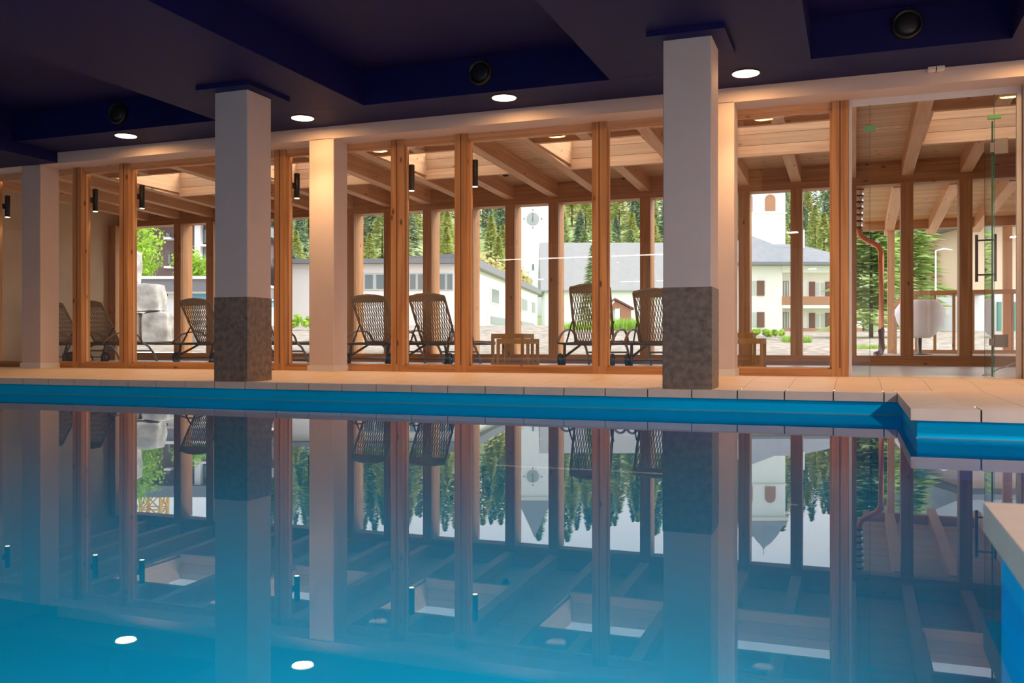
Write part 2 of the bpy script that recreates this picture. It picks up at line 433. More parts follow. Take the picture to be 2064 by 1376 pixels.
for a, b in prs:
    NW += 1
    x0, x1 = (a + .07 if a > -11.8 else a), b - .07
    o = MB().box(x0, x1, GY + .08, GY + .092, SUNZ + .062, 2.256).build('window_%d' % NW, M['glass']); struct(o)
    m = MB(); t = .012
    m.box(x0, x0 + t, GY + .06, GY + .08, SUNZ + .062, 2.256); m.box(x1 - t, x1, GY + .06, GY + .08, SUNZ + .062, 2.256)
    m.box(x0, x1, GY + .06, GY + .08, SUNZ + .062, SUNZ + .074)
    m.build('glazing_bead', M['pale_z'], o)
# closing wall above the glazing, on the sunroom side
struct(MB().box(-12.1, 5, GY + .152, GY + .2, 2.33, 2.95).build('trim_5', M['wood_x']))

# ------------------------------------------------------------------ sunroom
struct(MB().box(-12, 5, GY + .0, 12.7, SUNZ - .1, SUNZ).build('floor.001', M['sunfloor']))
struct(MB().box(WX - .2, WX, GY + .1, 12.8, SUNZ - .1, 2.9).build('wall_end', M['beige']))
struct(MB().box(4.8, 5, GY + .1, 12.8, SUNZ - .1, 2.9).build('wall_side', M['beige']))
RX = [.61 - .665 * k for k in range(-6, 20)]
def rx(k): return .61 - .665 * k
wells = []       # each opening lies between rafters k and k+2 and interrupts rafter k+1
for k in (-2, 1, 4, 7, 10, 13): wells.append((rx(k + 2), rx(k), k + 1))
WY0, WY1 = 9.62, 10.9
skip = {k for _, _, k in wells}
boards = MB()
def slab(x0, x1, y0, y1):
    z = [zr(y) + .2 for y in (y0, y1)]
    boards.hexa([(x0, y0, z[0]), (x1, y0, z[0]), (x1, y1, z[1]), (x0, y1, z[1])], [(x0, y0, z[0] + .12), (x1, y0, z[0] + .12), (x1, y1, z[1] + .12), (x0, y1, z[1] + .12)])
edges = sorted([-12.1, 5] + [v for a, b, _ in wells for v in (a, b)])
for a, b in zip(edges, edges[1:]):
    if any(abs(a - w[0]) < 1e-4 for w in wells):
        slab(a, b, GY + .1, WY0 - .05); slab(a, b, WY1 + .05, 12.92)
    else: slab(a, b, GY + .1, 12.92)
struct(boards.build('ceiling.001', M['boards']))
def rafter(x, segs, i):
    lab = 'pale timber rafter under the sloping board ceiling of the sunroom'
    g = 'sunroom rafters'
    if len(segs) > 1: lab = 'pale timber rafter cut in two by a skylight well of the sunroom'; g = 'sunroom rafters cut by skylights'
    if len(segs) == 1:
        o = None
        y0, y1 = segs[0]; m = MB()
        w = .066
        m.hexa([(x - w, y0, zr(y0)), (x + w, y0, zr(y0)), (x + w, y1, zr(y1)), (x - w, y1, zr(y1))], [(x - w, y0, zr(y0) + .2), (x + w, y0, zr(y0) + .2), (x + w, y1, zr(y1) + .2), (x - w, y1, zr(y1) + .2)])
        tag(m.build('rafter', M['pale_y'], loc=(x, 10.4, zr(10.4))), lab, 'rafter', g)
    else:
        o = empty('rafter', (x, 10.4, zr(10.4)), lab, 'rafter', g)
        for y0, y1 in segs:
            m = MB(); w = .066
            m.hexa([(x - w, y0, zr(y0)), (x + w, y0, zr(y0)), (x + w, y1, zr(y1)), (x - w, y1, zr(y1))], [(x - w, y0, zr(y0) + .2), (x + w, y0, zr(y0) + .2), (x + w, y1, zr(y1) + .2), (x - w, y1, zr(y1) + .2)])
            m.build('rafter_half', M['pale_y'], o, world=True)
for k in range(-2, 19):
    if k in skip: rafter(rx(k), [(GY + .2, WY0 - .06), (WY1 + .06, FAR)], k)
    else: rafter(rx(k), [(GY + .2, FAR)], k)
LWL = ['skylight well of pale planks seen through the glass door', 'skylight well of pale planks between the plain corner pillar and the glass door',
       'skylight well of pale planks right of the nest of cube tables', 'skylight well of pale planks just right of the gold-lit pillar',
       'skylight well of pale planks beside the farther stone-footed pillar', 'skylight well of pale planks at the beige end wall']
for (a, b, k), lab in zip(wells, LWL):
    x0, x1 = a + .066, b - .066
    o = empty('skylight', ((a + b) / 2, (WY0 + WY1) / 2, zr(10.3)), lab, 'skylight', 'skylights in the sunroom ceiling')
    zt = 2.84
    MB().box(x0, x1, WY1, WY1 + .06, zr(WY1), zt).build('far_lining', M['planks'], o, world=True)
    MB().box(x0, x1, WY0 - .06, WY0, zr(WY0), zt).build('near_lining', M['pale_x'], o, world=True)
    MB().box(x0, x0 + .03, WY0, WY1, zr(WY0) + .005, zt).build('side_lining', M['pale_y'], o, world=True)
    MB().box(x1 - .03, x1, WY0, WY1, zr(WY0) + .005, zt).build('side_lining', M['pale_y'], o, world=True)
    MB().box(x0, x1, WY0, WY1, zt - .02, zt).build('glass_lid', M['glass'], o, world=True)
# outer wall: sill, header, deep posts, panes
struct(MB().box(WX, 5, FAR, FAR + .16, SUNZ, .165).build('trim_6', M['wood_x']))
struct(MB().box(WX, 5, FAR, FAR + .24, 2.33, 2.74).build('trim_7', M['wood_x']))
PX = [rx(k) for k in range(-6, 18)]
PX = sorted(x for x in PX if x < 4.7)
for x in PX:
    m = MB().cbox(x - .072, x + .072, FAR + .001, FAR + .30, .165, 2.33, .004)
    tag(m.build('timber_post', M['wood_z'], loc=(x, FAR + .15, .165)), 'timber post between two outer windows of the sunroom', 'post', 'posts of the sunroom outer wall')
tag(MB().box(WX, WX + .16, FAR - .24, FAR, SUNZ, 2.33).build('timber_post', M['wood_z'], loc=(WX + .08, FAR - .12, SUNZ)), 'dark timber corner post where the beige end wall meets the outer windows', 'post')
PXs = [WX] + PX
for a, b in zip(PXs, PXs[1:]):
    NW += 1
    struct(MB().box(a + .072 if a > -11.8 else a, b - .072, FAR + .05, FAR + .062, .165, 2.33).build('window_%d' % NW, M['glass']))

# ------------------------------------------------------------------ glass door
d1 = struct(MB().box(-.048, 1.218, GY + .02, GY + .07, 2.285, 2.332).build('door_1', M['white_frame']))
m = MB(); m.box(-.048, -.026, GY + .02, GY + .07, SUNZ, 2.286); m.box(1.185, 1.218, GY + .02, GY + .07, SUNZ, 2.286); m.build('door_frame', M['white_frame'], d1)
m = MB(); m.box(-.026, .113, GY + .04, GY + .05, SUNZ, 2.286); m.build('fixed_pane', M['glass'], d1)
m = MB(); m.box(1.03, 1.185, GY + .04, GY + .05, SUNZ, 2.286); m.build('fixed_pane', M['glass'], d1)
m = MB(); m.box(.115, 1.028, GY + .04, GY + .05, 2.085, 2.286); m.build('transom_pane', M['glass'], d1)
m = MB(); m.box(.112, .115, GY + .039, GY + .051, SUNZ, 2.286); m.build('glass_edge', M['edge'], d1)
m = MB(); m.box(1.028, 1.031, GY + .039, GY + .051, SUNZ, 2.286); m.build('glass_edge', M['edge'], d1)
m = MB(); m.box(.068, .158, GY + .03, GY + .06, 2.075, 2.105); m.build('green_clip', M['green_clip'], d1)
m = MB(); m.box(.985, 1.078, GY + .03, GY + .06, 2.09, 2.12); m.build('green_clip', M['green_clip'], d1)
# leaf swung into the sunroom
pv = Vector((1.017, GY + .05, 0)); dr = Vector((.062, 1, 0)).normalized(); nr = Vector((dr.y, -dr.x, 0))
def leafbox(m, s0, s1, o0, o1, z0, z1):
    q = [pv + dr * s0 + nr * o0, pv + dr * s1 + nr * o0, pv + dr * s1 + nr * o1, pv + dr * s0 + nr * o1]
    m.prism([(p.x, p.y) for p in q], z0, z1); return m
lf = leafbox(MB(), .004, .88, -.005, .005, SUNZ + .01, 2.075).build('door_leaf', M['glass'], d1)
m = MB(); leafbox(m, 0, .004, -.006, .006, SUNZ + .01, 2.075); leafbox(m, .88, .884, -.006, .006, SUNZ + .01, 2.075); m.build('leaf_edge', M['edge'], lf)
m = MB()
for s in (-1, 1):
    p = pv + dr * .80 + nr * (s * .072)
    m.tube([(p.x, p.y, .855), (p.x, p.y, 1.265)], .0125, 12)
for z in (.915, 1.215):
    a = pv + dr * .80 - nr * .072; b = pv + dr * .80 + nr * .072
    m.tube([(a.x, a.y, z), (b.x, b.y, z)], .008, 8)
m.build('handle', M['steel'], lf)
for z0, z1 in ((1.81, 1.93), (.285, .385)):
    m = MB(); m.box(1.03, 1.125, GY + .025, GY + .065, z0, z1); m.box(1.0, 1.032, GY + .03, GY + .10, z0 + .015, z1 - .03); m.build('hinge', M['steel'], d1)
m = MB(); m.tube([(1.02, 8.75, SUNZ + .006), (1.08, 8.85, SUNZ + .008), (1.16, 8.98, SUNZ + .05), (1.30, 9.05, SUNZ + .10), (1.5, 9.1, SUNZ + .12)], .006, 6)
tag(m.build('cable', M['white_frame'], smooth=True), 'thin white cable curling on the floor behind the open glass door', 'cable')

# ------------------------------------------------------------------ lights and fittings on the hall ceiling
DLX = [-7.014, -4.896, -2.855, -.809, 1.25]
DLL = ['round downlight in the navy soffit left of the farther stone-footed pillar', 'round downlight in front of the gold-lit pillar',
       'round downlight midway between the two stone-footed pillars', 'round downlight right of the larger stone-footed pillar', 'round downlight past the glass door, in front of the plain front wall']
for x, lab in zip(DLX, DLL):
    o = empty('downlight', (x, 7.44, SOF), lab, 'lamp', 'downlights along the glass wall')
    m = MB(); m.lathe((0, 0, 0), [(.088, .004), (.088, -.004), (.112, -.008), (.118, -.002), (.118, .004)], 32); m.build('trim_ring', M['black'], o)
    m = MB(); m.lathe((0, 0, 0), [(.104, .0), (.104, -.009), (.1, -.010)], 32); m.build('lamp_disc', M['lamp'], o)
    L = bpy.data.lights.new('downlight_beam', 'AREA'); L.shape = 'DISK'; L.size = .19; L.energy = 9; L.color = (1, .52, .18)
    lo = bpy.data.objects.new('downlight_beam', L); COL.objects.link(lo); lo.location = (x, 7.44, SOF - .02)
    L = bpy.data.lights.new('downlight_core', 'SPOT'); L.energy = 88; L.color = (1, .60, .27); L.spot_size = radians(100); L.spot_blend = .8; L.shadow_soft_size = .07
    lo = bpy.data.objects.new('downlight_core', L); COL.objects.link(lo); lo.location = (x, 7.44, SOF - .03)
def speaker(x, z, label):
    o = empty('speaker', (x, 7.25, z), label, 'speaker', 'round speakers in the ceiling coffers')
    m = MB(); m.lathe((0, 0, 0), [(.108, 0), (.108, -.035), (.098, -.05), (.09, -.05), (.085, -.03)], 32, axis=1); m.build('housing', M['black'], o, smooth=True)
    m = MB(); m.lathe((0, 0, 0), [(.086, -.02), (.086, -.034), (.05, -.042), (.02, -.046)], 32, axis=1); m.build('grille', M['speaker'], o, smooth=True)
speaker(.355, 2.625, 'round black speaker on the navy coffer side above the glass door')
speaker(-2.99, 2.62, 'round black speaker above the downlight between the stone-footed pillars')
speaker(-6.92, 2.62, 'round black speaker in the dark coffer left of the farther stone-footed pillar')
p = at_y(1887, 129, 7.79)
o = empty('sensor', (p.x, 7.79, SOF), 'small white sensor box on the navy soffit above the glass door', 'sensor')
MB().box(-.06, .06, -.03, .03, -.035, 0).build('casing', M['trimwhite'], o, bevel=.008)
MB().box(-.004, .004, -.032, .032, -.036, -.006).build('slot', M['black'], o)
for (x, y, Y, lab) in ((1019, 362, 11.6, 'small black ceiling sensor above the nest of cube tables'), (1536, 324, 10.98, 'small black ceiling sensor by the plain corner pillar')):
    q = at_y(x, y, Y); zt = zr(Y) + .2
    o = empty('sensor', (q.x, Y, zt), lab, 'sensor')
    MB().box(-.05, .05, -.05, .05, -.02, 0).build('mount', M['black'], o)
    MB().lathe((0, 0, 0), [(.04, -.02), (.045, -.05), (.03, -.075)], 16).build('dome', M['black'], o, smooth=True)
# black up-and-down wall lamps on the sunroom side of the posts
for x in [v for v in FX[:7] if v != -6.29]:
    z0, z1 = 1.85, 2.11
    lx = x + .085
    labs = {-9.71: 'black tube wall lamp by the post at the very end of the glass wall', -8.34: 'black tube wall lamp on the post right of the dim plain pillar',
            -7.66: 'black tube wall lamp above the view of pale boulders', -6.29: 'black tube wall lamp behind the farther stone-footed pillar',
            -5.605: 'black tube wall lamp between the farther stone-footed pillar and the gold-lit pillar', -4.24: 'black tube wall lamp mostly hidden by the post between two loungers',
            -3.55: 'black tube wall lamp mostly hidden by the post left of the clock tower'}
    o = empty('wall_lamp', (lx, GY + .19, z0), labs[x], 'lamp', 'tube wall lamps on the glazing posts')
    if x in (-4.24, -3.55): o.location.x = x + .068
    MB().lathe((0, 0, 0), [(.026, 0), (.03, .004), (.03, .256), (.026, .26)], 20).build('tube', M['black'], o, smooth=True)
    MB().lathe((0, 0, -.004), [(.026, 0), (.026, .005)], 16).build('bulb', M['sconce_glow'], o)
    MB().box(-.055, -.02, -.05, .0, .1, .16).build('bracket', M['black'], o)

# ------------------------------------------------------------------ loungers
def make_lounger(upright):
    o = empty('sun_lounger', (0, 0, 0), 'x', 'sun lounger', 'sun loungers in the sunroom')
    W = .27; zs = .285
    m = MB()
    for s in (-1, 1): m.tube([(s * W, .0, zs - .01), (s * W, .4, zs), (s * W, 1.2, zs), (s * W, 1.74, zs - .01)], .015)
    for y in (.06, .40, .95, 1.74): m.tube([(-W, y, zs - .012), (W, y, zs - .012)], .015)
    m.tube([(-.33, .02, zs - .005), (.33, .02, zs - .005)], .011)
    m.build('frame', M['bronze'], o, smooth=True)
    # backrest
    hy, hz, Lb = .42, .30, .71
    el = radians(72) if upright else radians(56.5)
    dy, dz = -cos(el), sin(el)
    def bp(x, s, off=0): return (x, hy + dy * s + dz * off * -1, hz + dz * s + dy * off * -1)
    b = MB(); hw = .25
    for s in (-1, 1): b.tube([bp(s * hw * .97, 0), bp(s * hw, .35), bp(s * hw, Lb - .02)], .015)
    b.tube([bp(-hw, Lb - .02), bp(-hw * .5, Lb + .012), bp(0, Lb + .022), bp(hw * .5, Lb + .012), bp(hw, Lb - .02)], .018)
    b.tube([bp(-hw, .0), bp(hw, .0)], .012)
    bf = b.build('backrest', M['rope'], o, smooth=True)
    r = MB()
    # solid woven border at the head
    n = 10
    for i in range(n):
        xa, xb = -hw + 2 * hw * i / n, -hw + 2 * hw * (i + 1) / n
        ta, tb = Lb + .02 * (1 - (xa / hw) ** 2), Lb + .02 * (1 - (xb / hw) ** 2)
        r.hexa([bp(xa, Lb - .085, .006), bp(xb, Lb - .085, .006), bp(xb, tb, .006), bp(xa, ta, .006)], [bp(xa, Lb - .085, -.006), bp(xb, Lb - .085, -.006), bp(xb, tb, -.006), bp(xa, ta, -.006)])
    r.build('head_band', M['rope'], bf)
    r = MB(); N = 30; K = 8; am = .0058
    for i in range(N + 1):
        x0 = -hw + 2 * hw * i / N; s = 1 if i % 2 else -1
        pts = []
        for k in range(K + 1):
            t = k / K
            pts.append(bp(x0 + (s * am if k % 2 else -s * am) * (1 if 0 < i < N else 0), .0 + (Lb - .08) * t, 0))
        r.tube(pts, .0054, 5)
    r.build('rope_weave', M['rope'], bf)
    # seat
    r = MB()
    for i in range(N + 1):
        x0 = -W + 2 * W * i / N; s = 1 if i % 2 else -1
        r.tube([(x0 + (s * am if k % 2 else -s * am), .42 + 1.3 * k / 24, zs + .02) for k in range(25)], .0045, 4)
    r.tube([(-W, 1.75, zs + .005), (0, 1.76, zs + .015), (W, 1.75, zs + .005)], .022)
    r.build('seat', M['rope'], o)
    # prop struts with ratchet teeth
    for s in (-1, 1):
        a = Vector(bp(s * .265, .26)); e = Vector((s * .265, .10, zs))
        q = MB(); q.tube([a, e], .010, 6)
        for k in range(5):
            c = e.lerp(a, .18 + k * .09); q.tube([c, c + Vector((0, .022, -.018))], .006, 5)
        q.build('prop_strut', M['black'], o)
    # armrests
    for s in (-1, 1):
        q = MB(); pts = []
        for t, z in ((-.02, .285), (.06, .35), (.18, .41), (.32, .445), (.48, .455), (.62, .44), (.72, .39), (.775, .31), (.78, .27)): pts.append((s * .34, t, z))
        q.tube(pts, .017, 8, flat=.75)
        ar = q.build('armrest', M['armwood'], o, smooth=True)
        MB().tube([(s * .34, .78, .28), (s * .27, .78, zs - .01)], .012).build('arm_bracket', M['bronze'], ar)
        MB().tube([(s * .34, -.02, .285), (s * .27, .02, zs - .01)], .012).build('arm_bracket', M['bronze'], ar)
    # head legs, wheels and braces
    for s in (-1, 1):
        MB().tube([(s * .285, .10, zs - .01), (s * .275, .055, .12), (s * .272, .03, 0)], .018).build('leg', M['bronze'], o, smooth=True)
        w = MB(); w.lathe((s * .325, .05, .08), [(.05, -.016), (.072, -.018), (.08, -.010), (.08, .010), (.072, .018), (.05, .016), (.05, -.016)], 28, axis=0)
        wh = w.build('wheel', M['rubber'], o, smooth=True)
        h = MB(); h.lathe((s * .325, .05, .08), [(.018, -.02), (.018, .02)], 14, axis=0)
        for k in range(5):
            a = 2 * pi * k / 5; h.tube([(s * .325, .05, .08), (s * .325, .05 + .054 * cos(a), .08 + .054 * sin(a))], .008, 5)
        h.build('spokes', M['silver_tube'], wh)
    MB().tube([(-.325, .05, .08), (.325, .05, .08)], .008, 6).build('axle', M['bronze'], o)
    q = MB()
    for s in (-1, 1): q.tube([(s * .14, .30, zs - .02), (s * .2, .2, .2), (s * .272, .06, .12)], .016)
    q.tube([(-.14, .30, zs - .02), (.14, .30, zs - .02)], .013); q.build('brace', M['bronze'], o, smooth=True)
    # bowed foot legs
    for s in (-1, 1):
        MB().tube([(s * .27, .70, zs + .02), (s * .272, .86, zs + .015), (s * .275, 1.0, .23), (s * .278, 1.1, .13), (s * .28, 1.17, .01), (s * .28, 1.175, 0)], .017, 8).build('foot_leg', M['silver_tube'], o, smooth=True)
    MB().tube([(-.276, 1.07, .165), (.276, 1.07, .165)], .012).build('foot_bar', M['silver_tube'], o)
    return o
LY = 10.6
spots = [(-11.50, 0, 'woven sun lounger farthest into the dim end, against the beige wall'), (-10.75, 0, 'woven sun lounger in front of the beige end wall, right one of that pair'),
         (-8.80, 0, 'woven sun lounger in front of the pale boulders, just left of the farther stone-footed pillar'), (-7.93, 0, 'woven sun lounger mostly hidden behind the farther stone-footed pillar'),
         (-6.0, 0, 'woven sun lounger directly right of the gold-lit pillar'), (-5.15, 0, 'woven sun lounger left of the nest of cube tables, second from the gold-lit pillar'),
         (-3.03, 1, 'woven sun lounger with the most upright back, right of the nest of cube tables'), (-2.20, 0, 'woven sun lounger half hidden by the larger stone-footed pillar')]
A = make_lounger(False); B = make_lounger(True); index_kids()
first = {0: A, 1: B}; used = set()
for x, up, lab in spots:
    o = first[up] if up not in used else copy_tree(first[up]); used.add(up)
    o.location = (x, LY, SUNZ); o['label'] = lab

# ------------------------------------------------------------------ cube side tables
def table(x0, x1, y0, y1, h, label, name_group):
    o = empty('side_table', ((x0 + x1) / 2, (y0 + y1) / 2, SUNZ), label, 'side table', name_group)
    w = (x1 - x0) / 2; d = (y1 - y0) / 2; t = .034; m = MB()
    for k in range(7):
        a = -d + 2 * d * k / 7; m.box(-w, w, a + .003, a + 2 * d / 7 - .003, h - .02, h)
    m.build('top', M['tablewood'], o)
    for sx in (-1, 1):
        for sy in (-1, 1):
            xa = -w if sx < 0 else w - t; ya = -d if sy < 0 else d - t
            MB().box(xa, xa + t, ya, ya + t, 0, h - .02).build('leg', M['tablewood'], o)
    m = MB()
    for sy in (-1, 1):
        ya = -d if sy < 0 else d - t
        m.box(-w + t, w - t, ya, ya + t, h - .06, h - .02); m.box(-w + t, w - t, ya, ya + t, 0, .03)
    for sx in (-1, 1):
        xa = -w if sx < 0 else w - t; m.box(xa, xa + t, -d + t, d - t, h - .06, h - .02)
    m.build('rails', M['tablewood'], o)
    return o
table(-4.40, -3.96, 11.0, 11.42, .405, 'larger wooden cube table of the nest left of the clock tower, standing behind', 'nested cube tables')
table(-4.13, -3.71, 10.5, 10.9, .335, 'smaller wooden cube table of the nest below the clock tower, standing in front', 'nested cube tables')
table(-1.55, -1.12, 11.0, 11.42, .405, 'larger wooden cube table, half hidden behind the plain corner pillar', 'nested cube tables')
table(-1.37, -.96, 10.55, 10.95, .335, 'smaller wooden cube table, peeking out beside the plain corner pillar', 'nested cube tables')

# ------------------------------------------------------------------ porch outside on the right
struct(MB().box(.35, 6, 12.82, 16.9, .0, .16).build('porch_floor', M['gravel']))
pr = empty('porch_roof', (2.5, 14.6, 2.3), 'orange timber porch roof over the terrace behind the glass door', 'roof')
def pz(Y): return 2.49 - .04 * (Y - 12.9)
MB().hexa([(.12, 12.8, pz(12.8)), (5, 12.8, pz(12.8)), (5, 16.9, pz(16.9)), (.12, 16.9, pz(16.9))], [(.12, 12.8, pz(12.8) + .06), (5, 12.8, pz(12.8) + .06), (5, 16.9, pz(16.9) + .06), (.12, 16.9, pz(16.9) + .06)]).build('ceiling_boards', M['porch_boards'], pr, world=True)
for x in (.53, 1.19, 1.86, 2.52, 3.2, 3.9):
    w = .07; y0, y1 = 12.8, 16.9
    MB().hexa([(x - w, y0, pz(y0) - .17), (x + w, y0, pz(y0) - .17), (x + w, y1, pz(y1) - .17), (x - w, y1, pz(y1) - .17)], [(x - w, y0, pz(y0)), (x + w, y0, pz(y0)), (x + w, y1, pz(y1)), (x - w, y1, pz(y1))]).build('rafter', M['pale_y'], pr, world=True)
MB().box(.12, 5, 16.4, 16.52, 2.20, 2.36).build('edge_beam', M['wood_x'], pr, world=True)
tag(MB().cbox(.50, .61, 16.36, 16.47, .15, 2.2).build('porch_post', M['pale_z'], loc=(.555, 16.41, .15)), 'orange porch post beside the copper downpipe', 'post')
tag(MB().cbox(2.2, 2.33, 16.36, 16.48, .15, 2.2).build('porch_post', M['pale_z'], loc=(2.265, 16.42, .15)), 'timber porch post seen through the open glass door leaf', 'post')
rl = empty('railing', (2.4, 16.2, .16), 'brown timber railing with upright balusters along the porch edge', 'railing')
MB().box(.85, 4.5, 16.16, 16.24, 1.10, 1.17).build('top_rail', M['wood_x'], rl, world=True)
MB().box(.85, 4.5, 16.17, 16.23, .16, .22).build('bottom_rail', M['wood_x'], rl, world=True)
for i in range(13):
    x = .925 + .275 * i; MB().box(x - .021, x + .021, 16.18, 16.22, .22, 1.10).build('baluster', M['wood_z'], rl, world=True)
hr = MB().hexa([(.54, 15.3, .82), (.60, 15.3, .82), (.60, 15.3, .90), (.54, 15.3, .90)], [(.78, 15.5, 1.16), (.84, 15.5, 1.16), (.84, 15.5, 1.24), (.78, 15.5, 1.24)])
hr.box(.54, .60, 15.28, 15.34, .16, .84)
tag(hr.build('handrail', M['pale_y'], loc=(.6, 15.3, .16)), 'short slanting pale handrail by the orange porch post', 'handrail')
# copper downpipe with a bright segmented elbow
o = empty('downpipe', (.32, 12.92, .16), 'copper downpipe with a bright segmented upper end, outside the glass door', 'downpipe')
m = MB(); prof = []
for k in range(7):
    z = 2.42 - k * .083; r = .076 - k * .004
    prof += [(r * .86, z), (r, z - .02), (r * .98, z - .055), (r * .82, z - .08)]
m.lathe((.04, 12.92, 0), prof[::-1], 20); m.build('segmented_elbow', M['coil'], o, world=True, smooth=True)
for k in range(7):
    z = 2.42 - k * .083; r = .077 - k * .004
    MB().lathe((.04, 12.92, z - .078), [(r * .9, -.012), (r, 0), (r * .9, .012)], 20).build('copper_band', M['castiron'], o, world=True, smooth=True)
m = MB(); m.tube([(.04, 12.92, 1.87), (.045, 12.92, 1.79), (.07, 12.92, 1.73), (.13, 12.92, 1.68), (.22, 12.92, 1.63), (.28, 12.92, 1.59), (.315, 12.92, 1.52), (.32, 12.92, 1.42), (.32, 12.92, .50)], .036, 14)
m.build('pipe', M['copper'], o, world=True, smooth=True)
m = MB(); m.tube([(.32, 12.92, .50), (.325, 12.92, .26), (.315, 13.03, .20), (.25, 12.98, .17)], .042, 12); m.build('shoe', M['castiron'], o, world=True, smooth=True)
# white rounded shell on the porch
o = empty('tub_chair', (.86, 14.2, .16), 'white rounded shell seat standing by the porch railing', 'seat')
m = MB(); m.lathe((.86, 14.2, 0), [(.13, .40), (.21, .45), (.30, .62), (.335, .74), (.33, .80), (.26, .90), (.22, .935), (.19, .93), (.25, .80), (.25, .70), (.12, .52)], 28); m.build('shell', M['tub'], o, world=True, smooth=True)
MB().lathe((.86, 14.2, 0), [(.16, .16), (.16, .175), (.025, .19), (.025, .41)], 20).build('pedestal', M['steel'], o, world=True, smooth=True)

# ------------------------------------------------------------------ outdoors: ground
def slope_at(az):            # how steeply the bank climbs, by direction from the camera
    x = CX + FPX * tan(az)
    t = min(1, max(0, (x - 1380) / 160)); t = t * t * (3 - 2 * t)
    return .0205 * (1 - t) + .0145 * t
def ground_z(X, Y):
    s = max(.1, Y * CT - X * ST); az = atan2(X * CT + Y * ST, s)
    k = slope_at(az)
    if s < 14.5: return .10
    if s < 30: return .10 + (CAMZ + 30 * k - .10) * ((s - 14.5) / 15.5)
    z = CAMZ + 30 * k + (s - 30) * k * .9
    if s > 125:
        t = min(1, (s - 125) / 175); z += 36 * (t * (1.6 - .6 * t))
    return z
m = MB(); ss = [12.9, 14.5, 17, 20, 24, 28, 30, 34, 42, 55, 75, 100, 125, 145, 165, 185, 205, 225, 245, 265, 285, 300, 330]
us = [-.95 + i * .06 for i in range(30)]
def gp(u, s):
    X = s * (u * CT - ST); Y = s * (u * ST + CT)
    return X, Y
idx = {}
for i, s in enumerate(ss):
    for j, u in enumerate(us):
        X, Y = gp(u, s)
        if Y < 12.83: Y = 12.83
        z = ground_z(X, Y) + (.05 * noise.noise(Vector((X, Y, 0)) * .8) if 15 < s < 60 else 0)
        idx[i, j] = len(m.v); m.v.append(Vector((X, Y, z)))
for i in range(len(ss) - 1):
    for j in range(len(us) - 1):
        m.f.append((idx[i, j], idx[i, j + 1], idx[i + 1, j + 1], idx[i + 1, j])); m.m.append(0 if ss[i] < 55 else 1)
struct(m.build('ground', [M['gravel'], M['hillgrass']], smooth=True))

# ------------------------------------------------------------------ vegetation
def conifer_mesh(h, w, n, droop=.25, gap=0.0):
    m = MB()
    for i in range(n):
        t = random.random() ** .75
        z = h * (.06 + .93 * t); R = w * (1 - t) ** .85 * (.75 + .35 * random.random())
        if gap and int(t * 11) % 2: R *= 1 - gap
        a = random.random() * 2 * pi; rr = R * (.35 + .65 * random.random())
        c = Vector((rr * cos(a), rr * sin(a), z - droop * rr)); L = w * (.30 + .22 * random.random()) * (1.2 - .6 * t)
        out = Vector((cos(a), sin(a), -droop - .15 * random.random())).normalized(); side = Vector((-sin(a), cos(a), random.uniform(-.4, .4))).normalized()
        m.quad(c - side * L * .35, c + out * L * .2 - side * L * .2, c + out * L, c + side * L * .35)
    return m
def blob_mesh(blobs, n, leafsize):
    m = MB()
    for i in range(n):
        cx, cy, cz, r = random.choice(blobs)
        v = Vector((random.gauss(0, 1), random.gauss(0, 1), random.gauss(0, 1))).normalized() * r * (.55 + .45 * random.random())
        c = Vector((cx, cy, cz)) + v; nrm = (v.normalized() + Vector((random.uniform(-.6, .6), random.uniform(-.6, .6), random.uniform(-.2, .8)))).normalized()
        a = nrm.orthogonal().normalized(); b = nrm.cross(a); s = leafsize * (.6 + .8 * random.random())
        m.quad(c - a * s, c - b * s * .7, c + a * s, c + b * s * .7)
    return m
def tree_proto(name, mesh, mat, h, trunk_r, label, group, tz=.5):
    o = empty(name, (0, 0, 0), label, 'tree', group)
    mesh.build('foliage', mat, o)
    MB().tube([(0, 0, -.3), (0, 0, h * tz)], [trunk_r, trunk_r * .5], 7).build('trunk', M['bark'], o)
    return o
hill = {
 'spruce': tree_proto('spruce_tree', conifer_mesh(12, 2.5, 900), M['spruce'], 12, .22, 'dark green spruce on the forested hillside', 'dark spruces on the hillside'),
 'larch': tree_proto('larch_tree', conifer_mesh(11, 2.6, 900, .1), M['larch'], 11, .2, 'yellow-green larch on the forested hillside', 'yellow-green larches on the hillside'),
 'mid': tree_proto('fir_tree', conifer_mesh(12, 2.7, 900, .2), M['midgreen'], 12, .2, 'mid green fir on the forested hillside', 'mid green firs on the hillside')}
bl = [(random.uniform(-2, 2), random.uniform(-2, 2), random.uniform(3, 7.5), random.uniform(1.2, 2.0)) for _ in range(14)]
hill['ochre'] = tree_proto('birch_tree', blob_mesh(bl, 1500, .30), M['ochre'], 8, .18, 'ochre-green leafy tree behind the white school roof', 'ochre leafy trees behind the school')
index_kids()
def put(kind, x, s, scale, first=set()):
    u = (x - CX) / FPX; X, Y = gp(u, s)
    o = hill[kind] if kind not in first else copy_tree(hill[kind]); first.add(kind)
    o.location = (X, Y, ground_z(X, Y) - .2); o.scale = (scale,) * 3; o.rotation_euler.z = random.random() * 6.3
    return o
rows = [(128, 44, .62), (142, 42, .75), (160, 40, .9), (185, 40, 1.05), (212, 38, 1.2), (245, 36, 1.35), (285, 36, 1.4)]
for s, cnt, sc in rows:
    for i in range(cnt):
        x = 520 + (1480 * (i + random.uniform(.15, .85)) / cnt)
        r = random.random(); f = (s - 128) / 150
        kind = 'larch' if r < .45 - .25 * f else ('mid' if r < .72 - .3 * f else 'spruce')
        put(kind, x, s + random.uniform(-7, 7), sc * random.uniform(.75, 1.15))
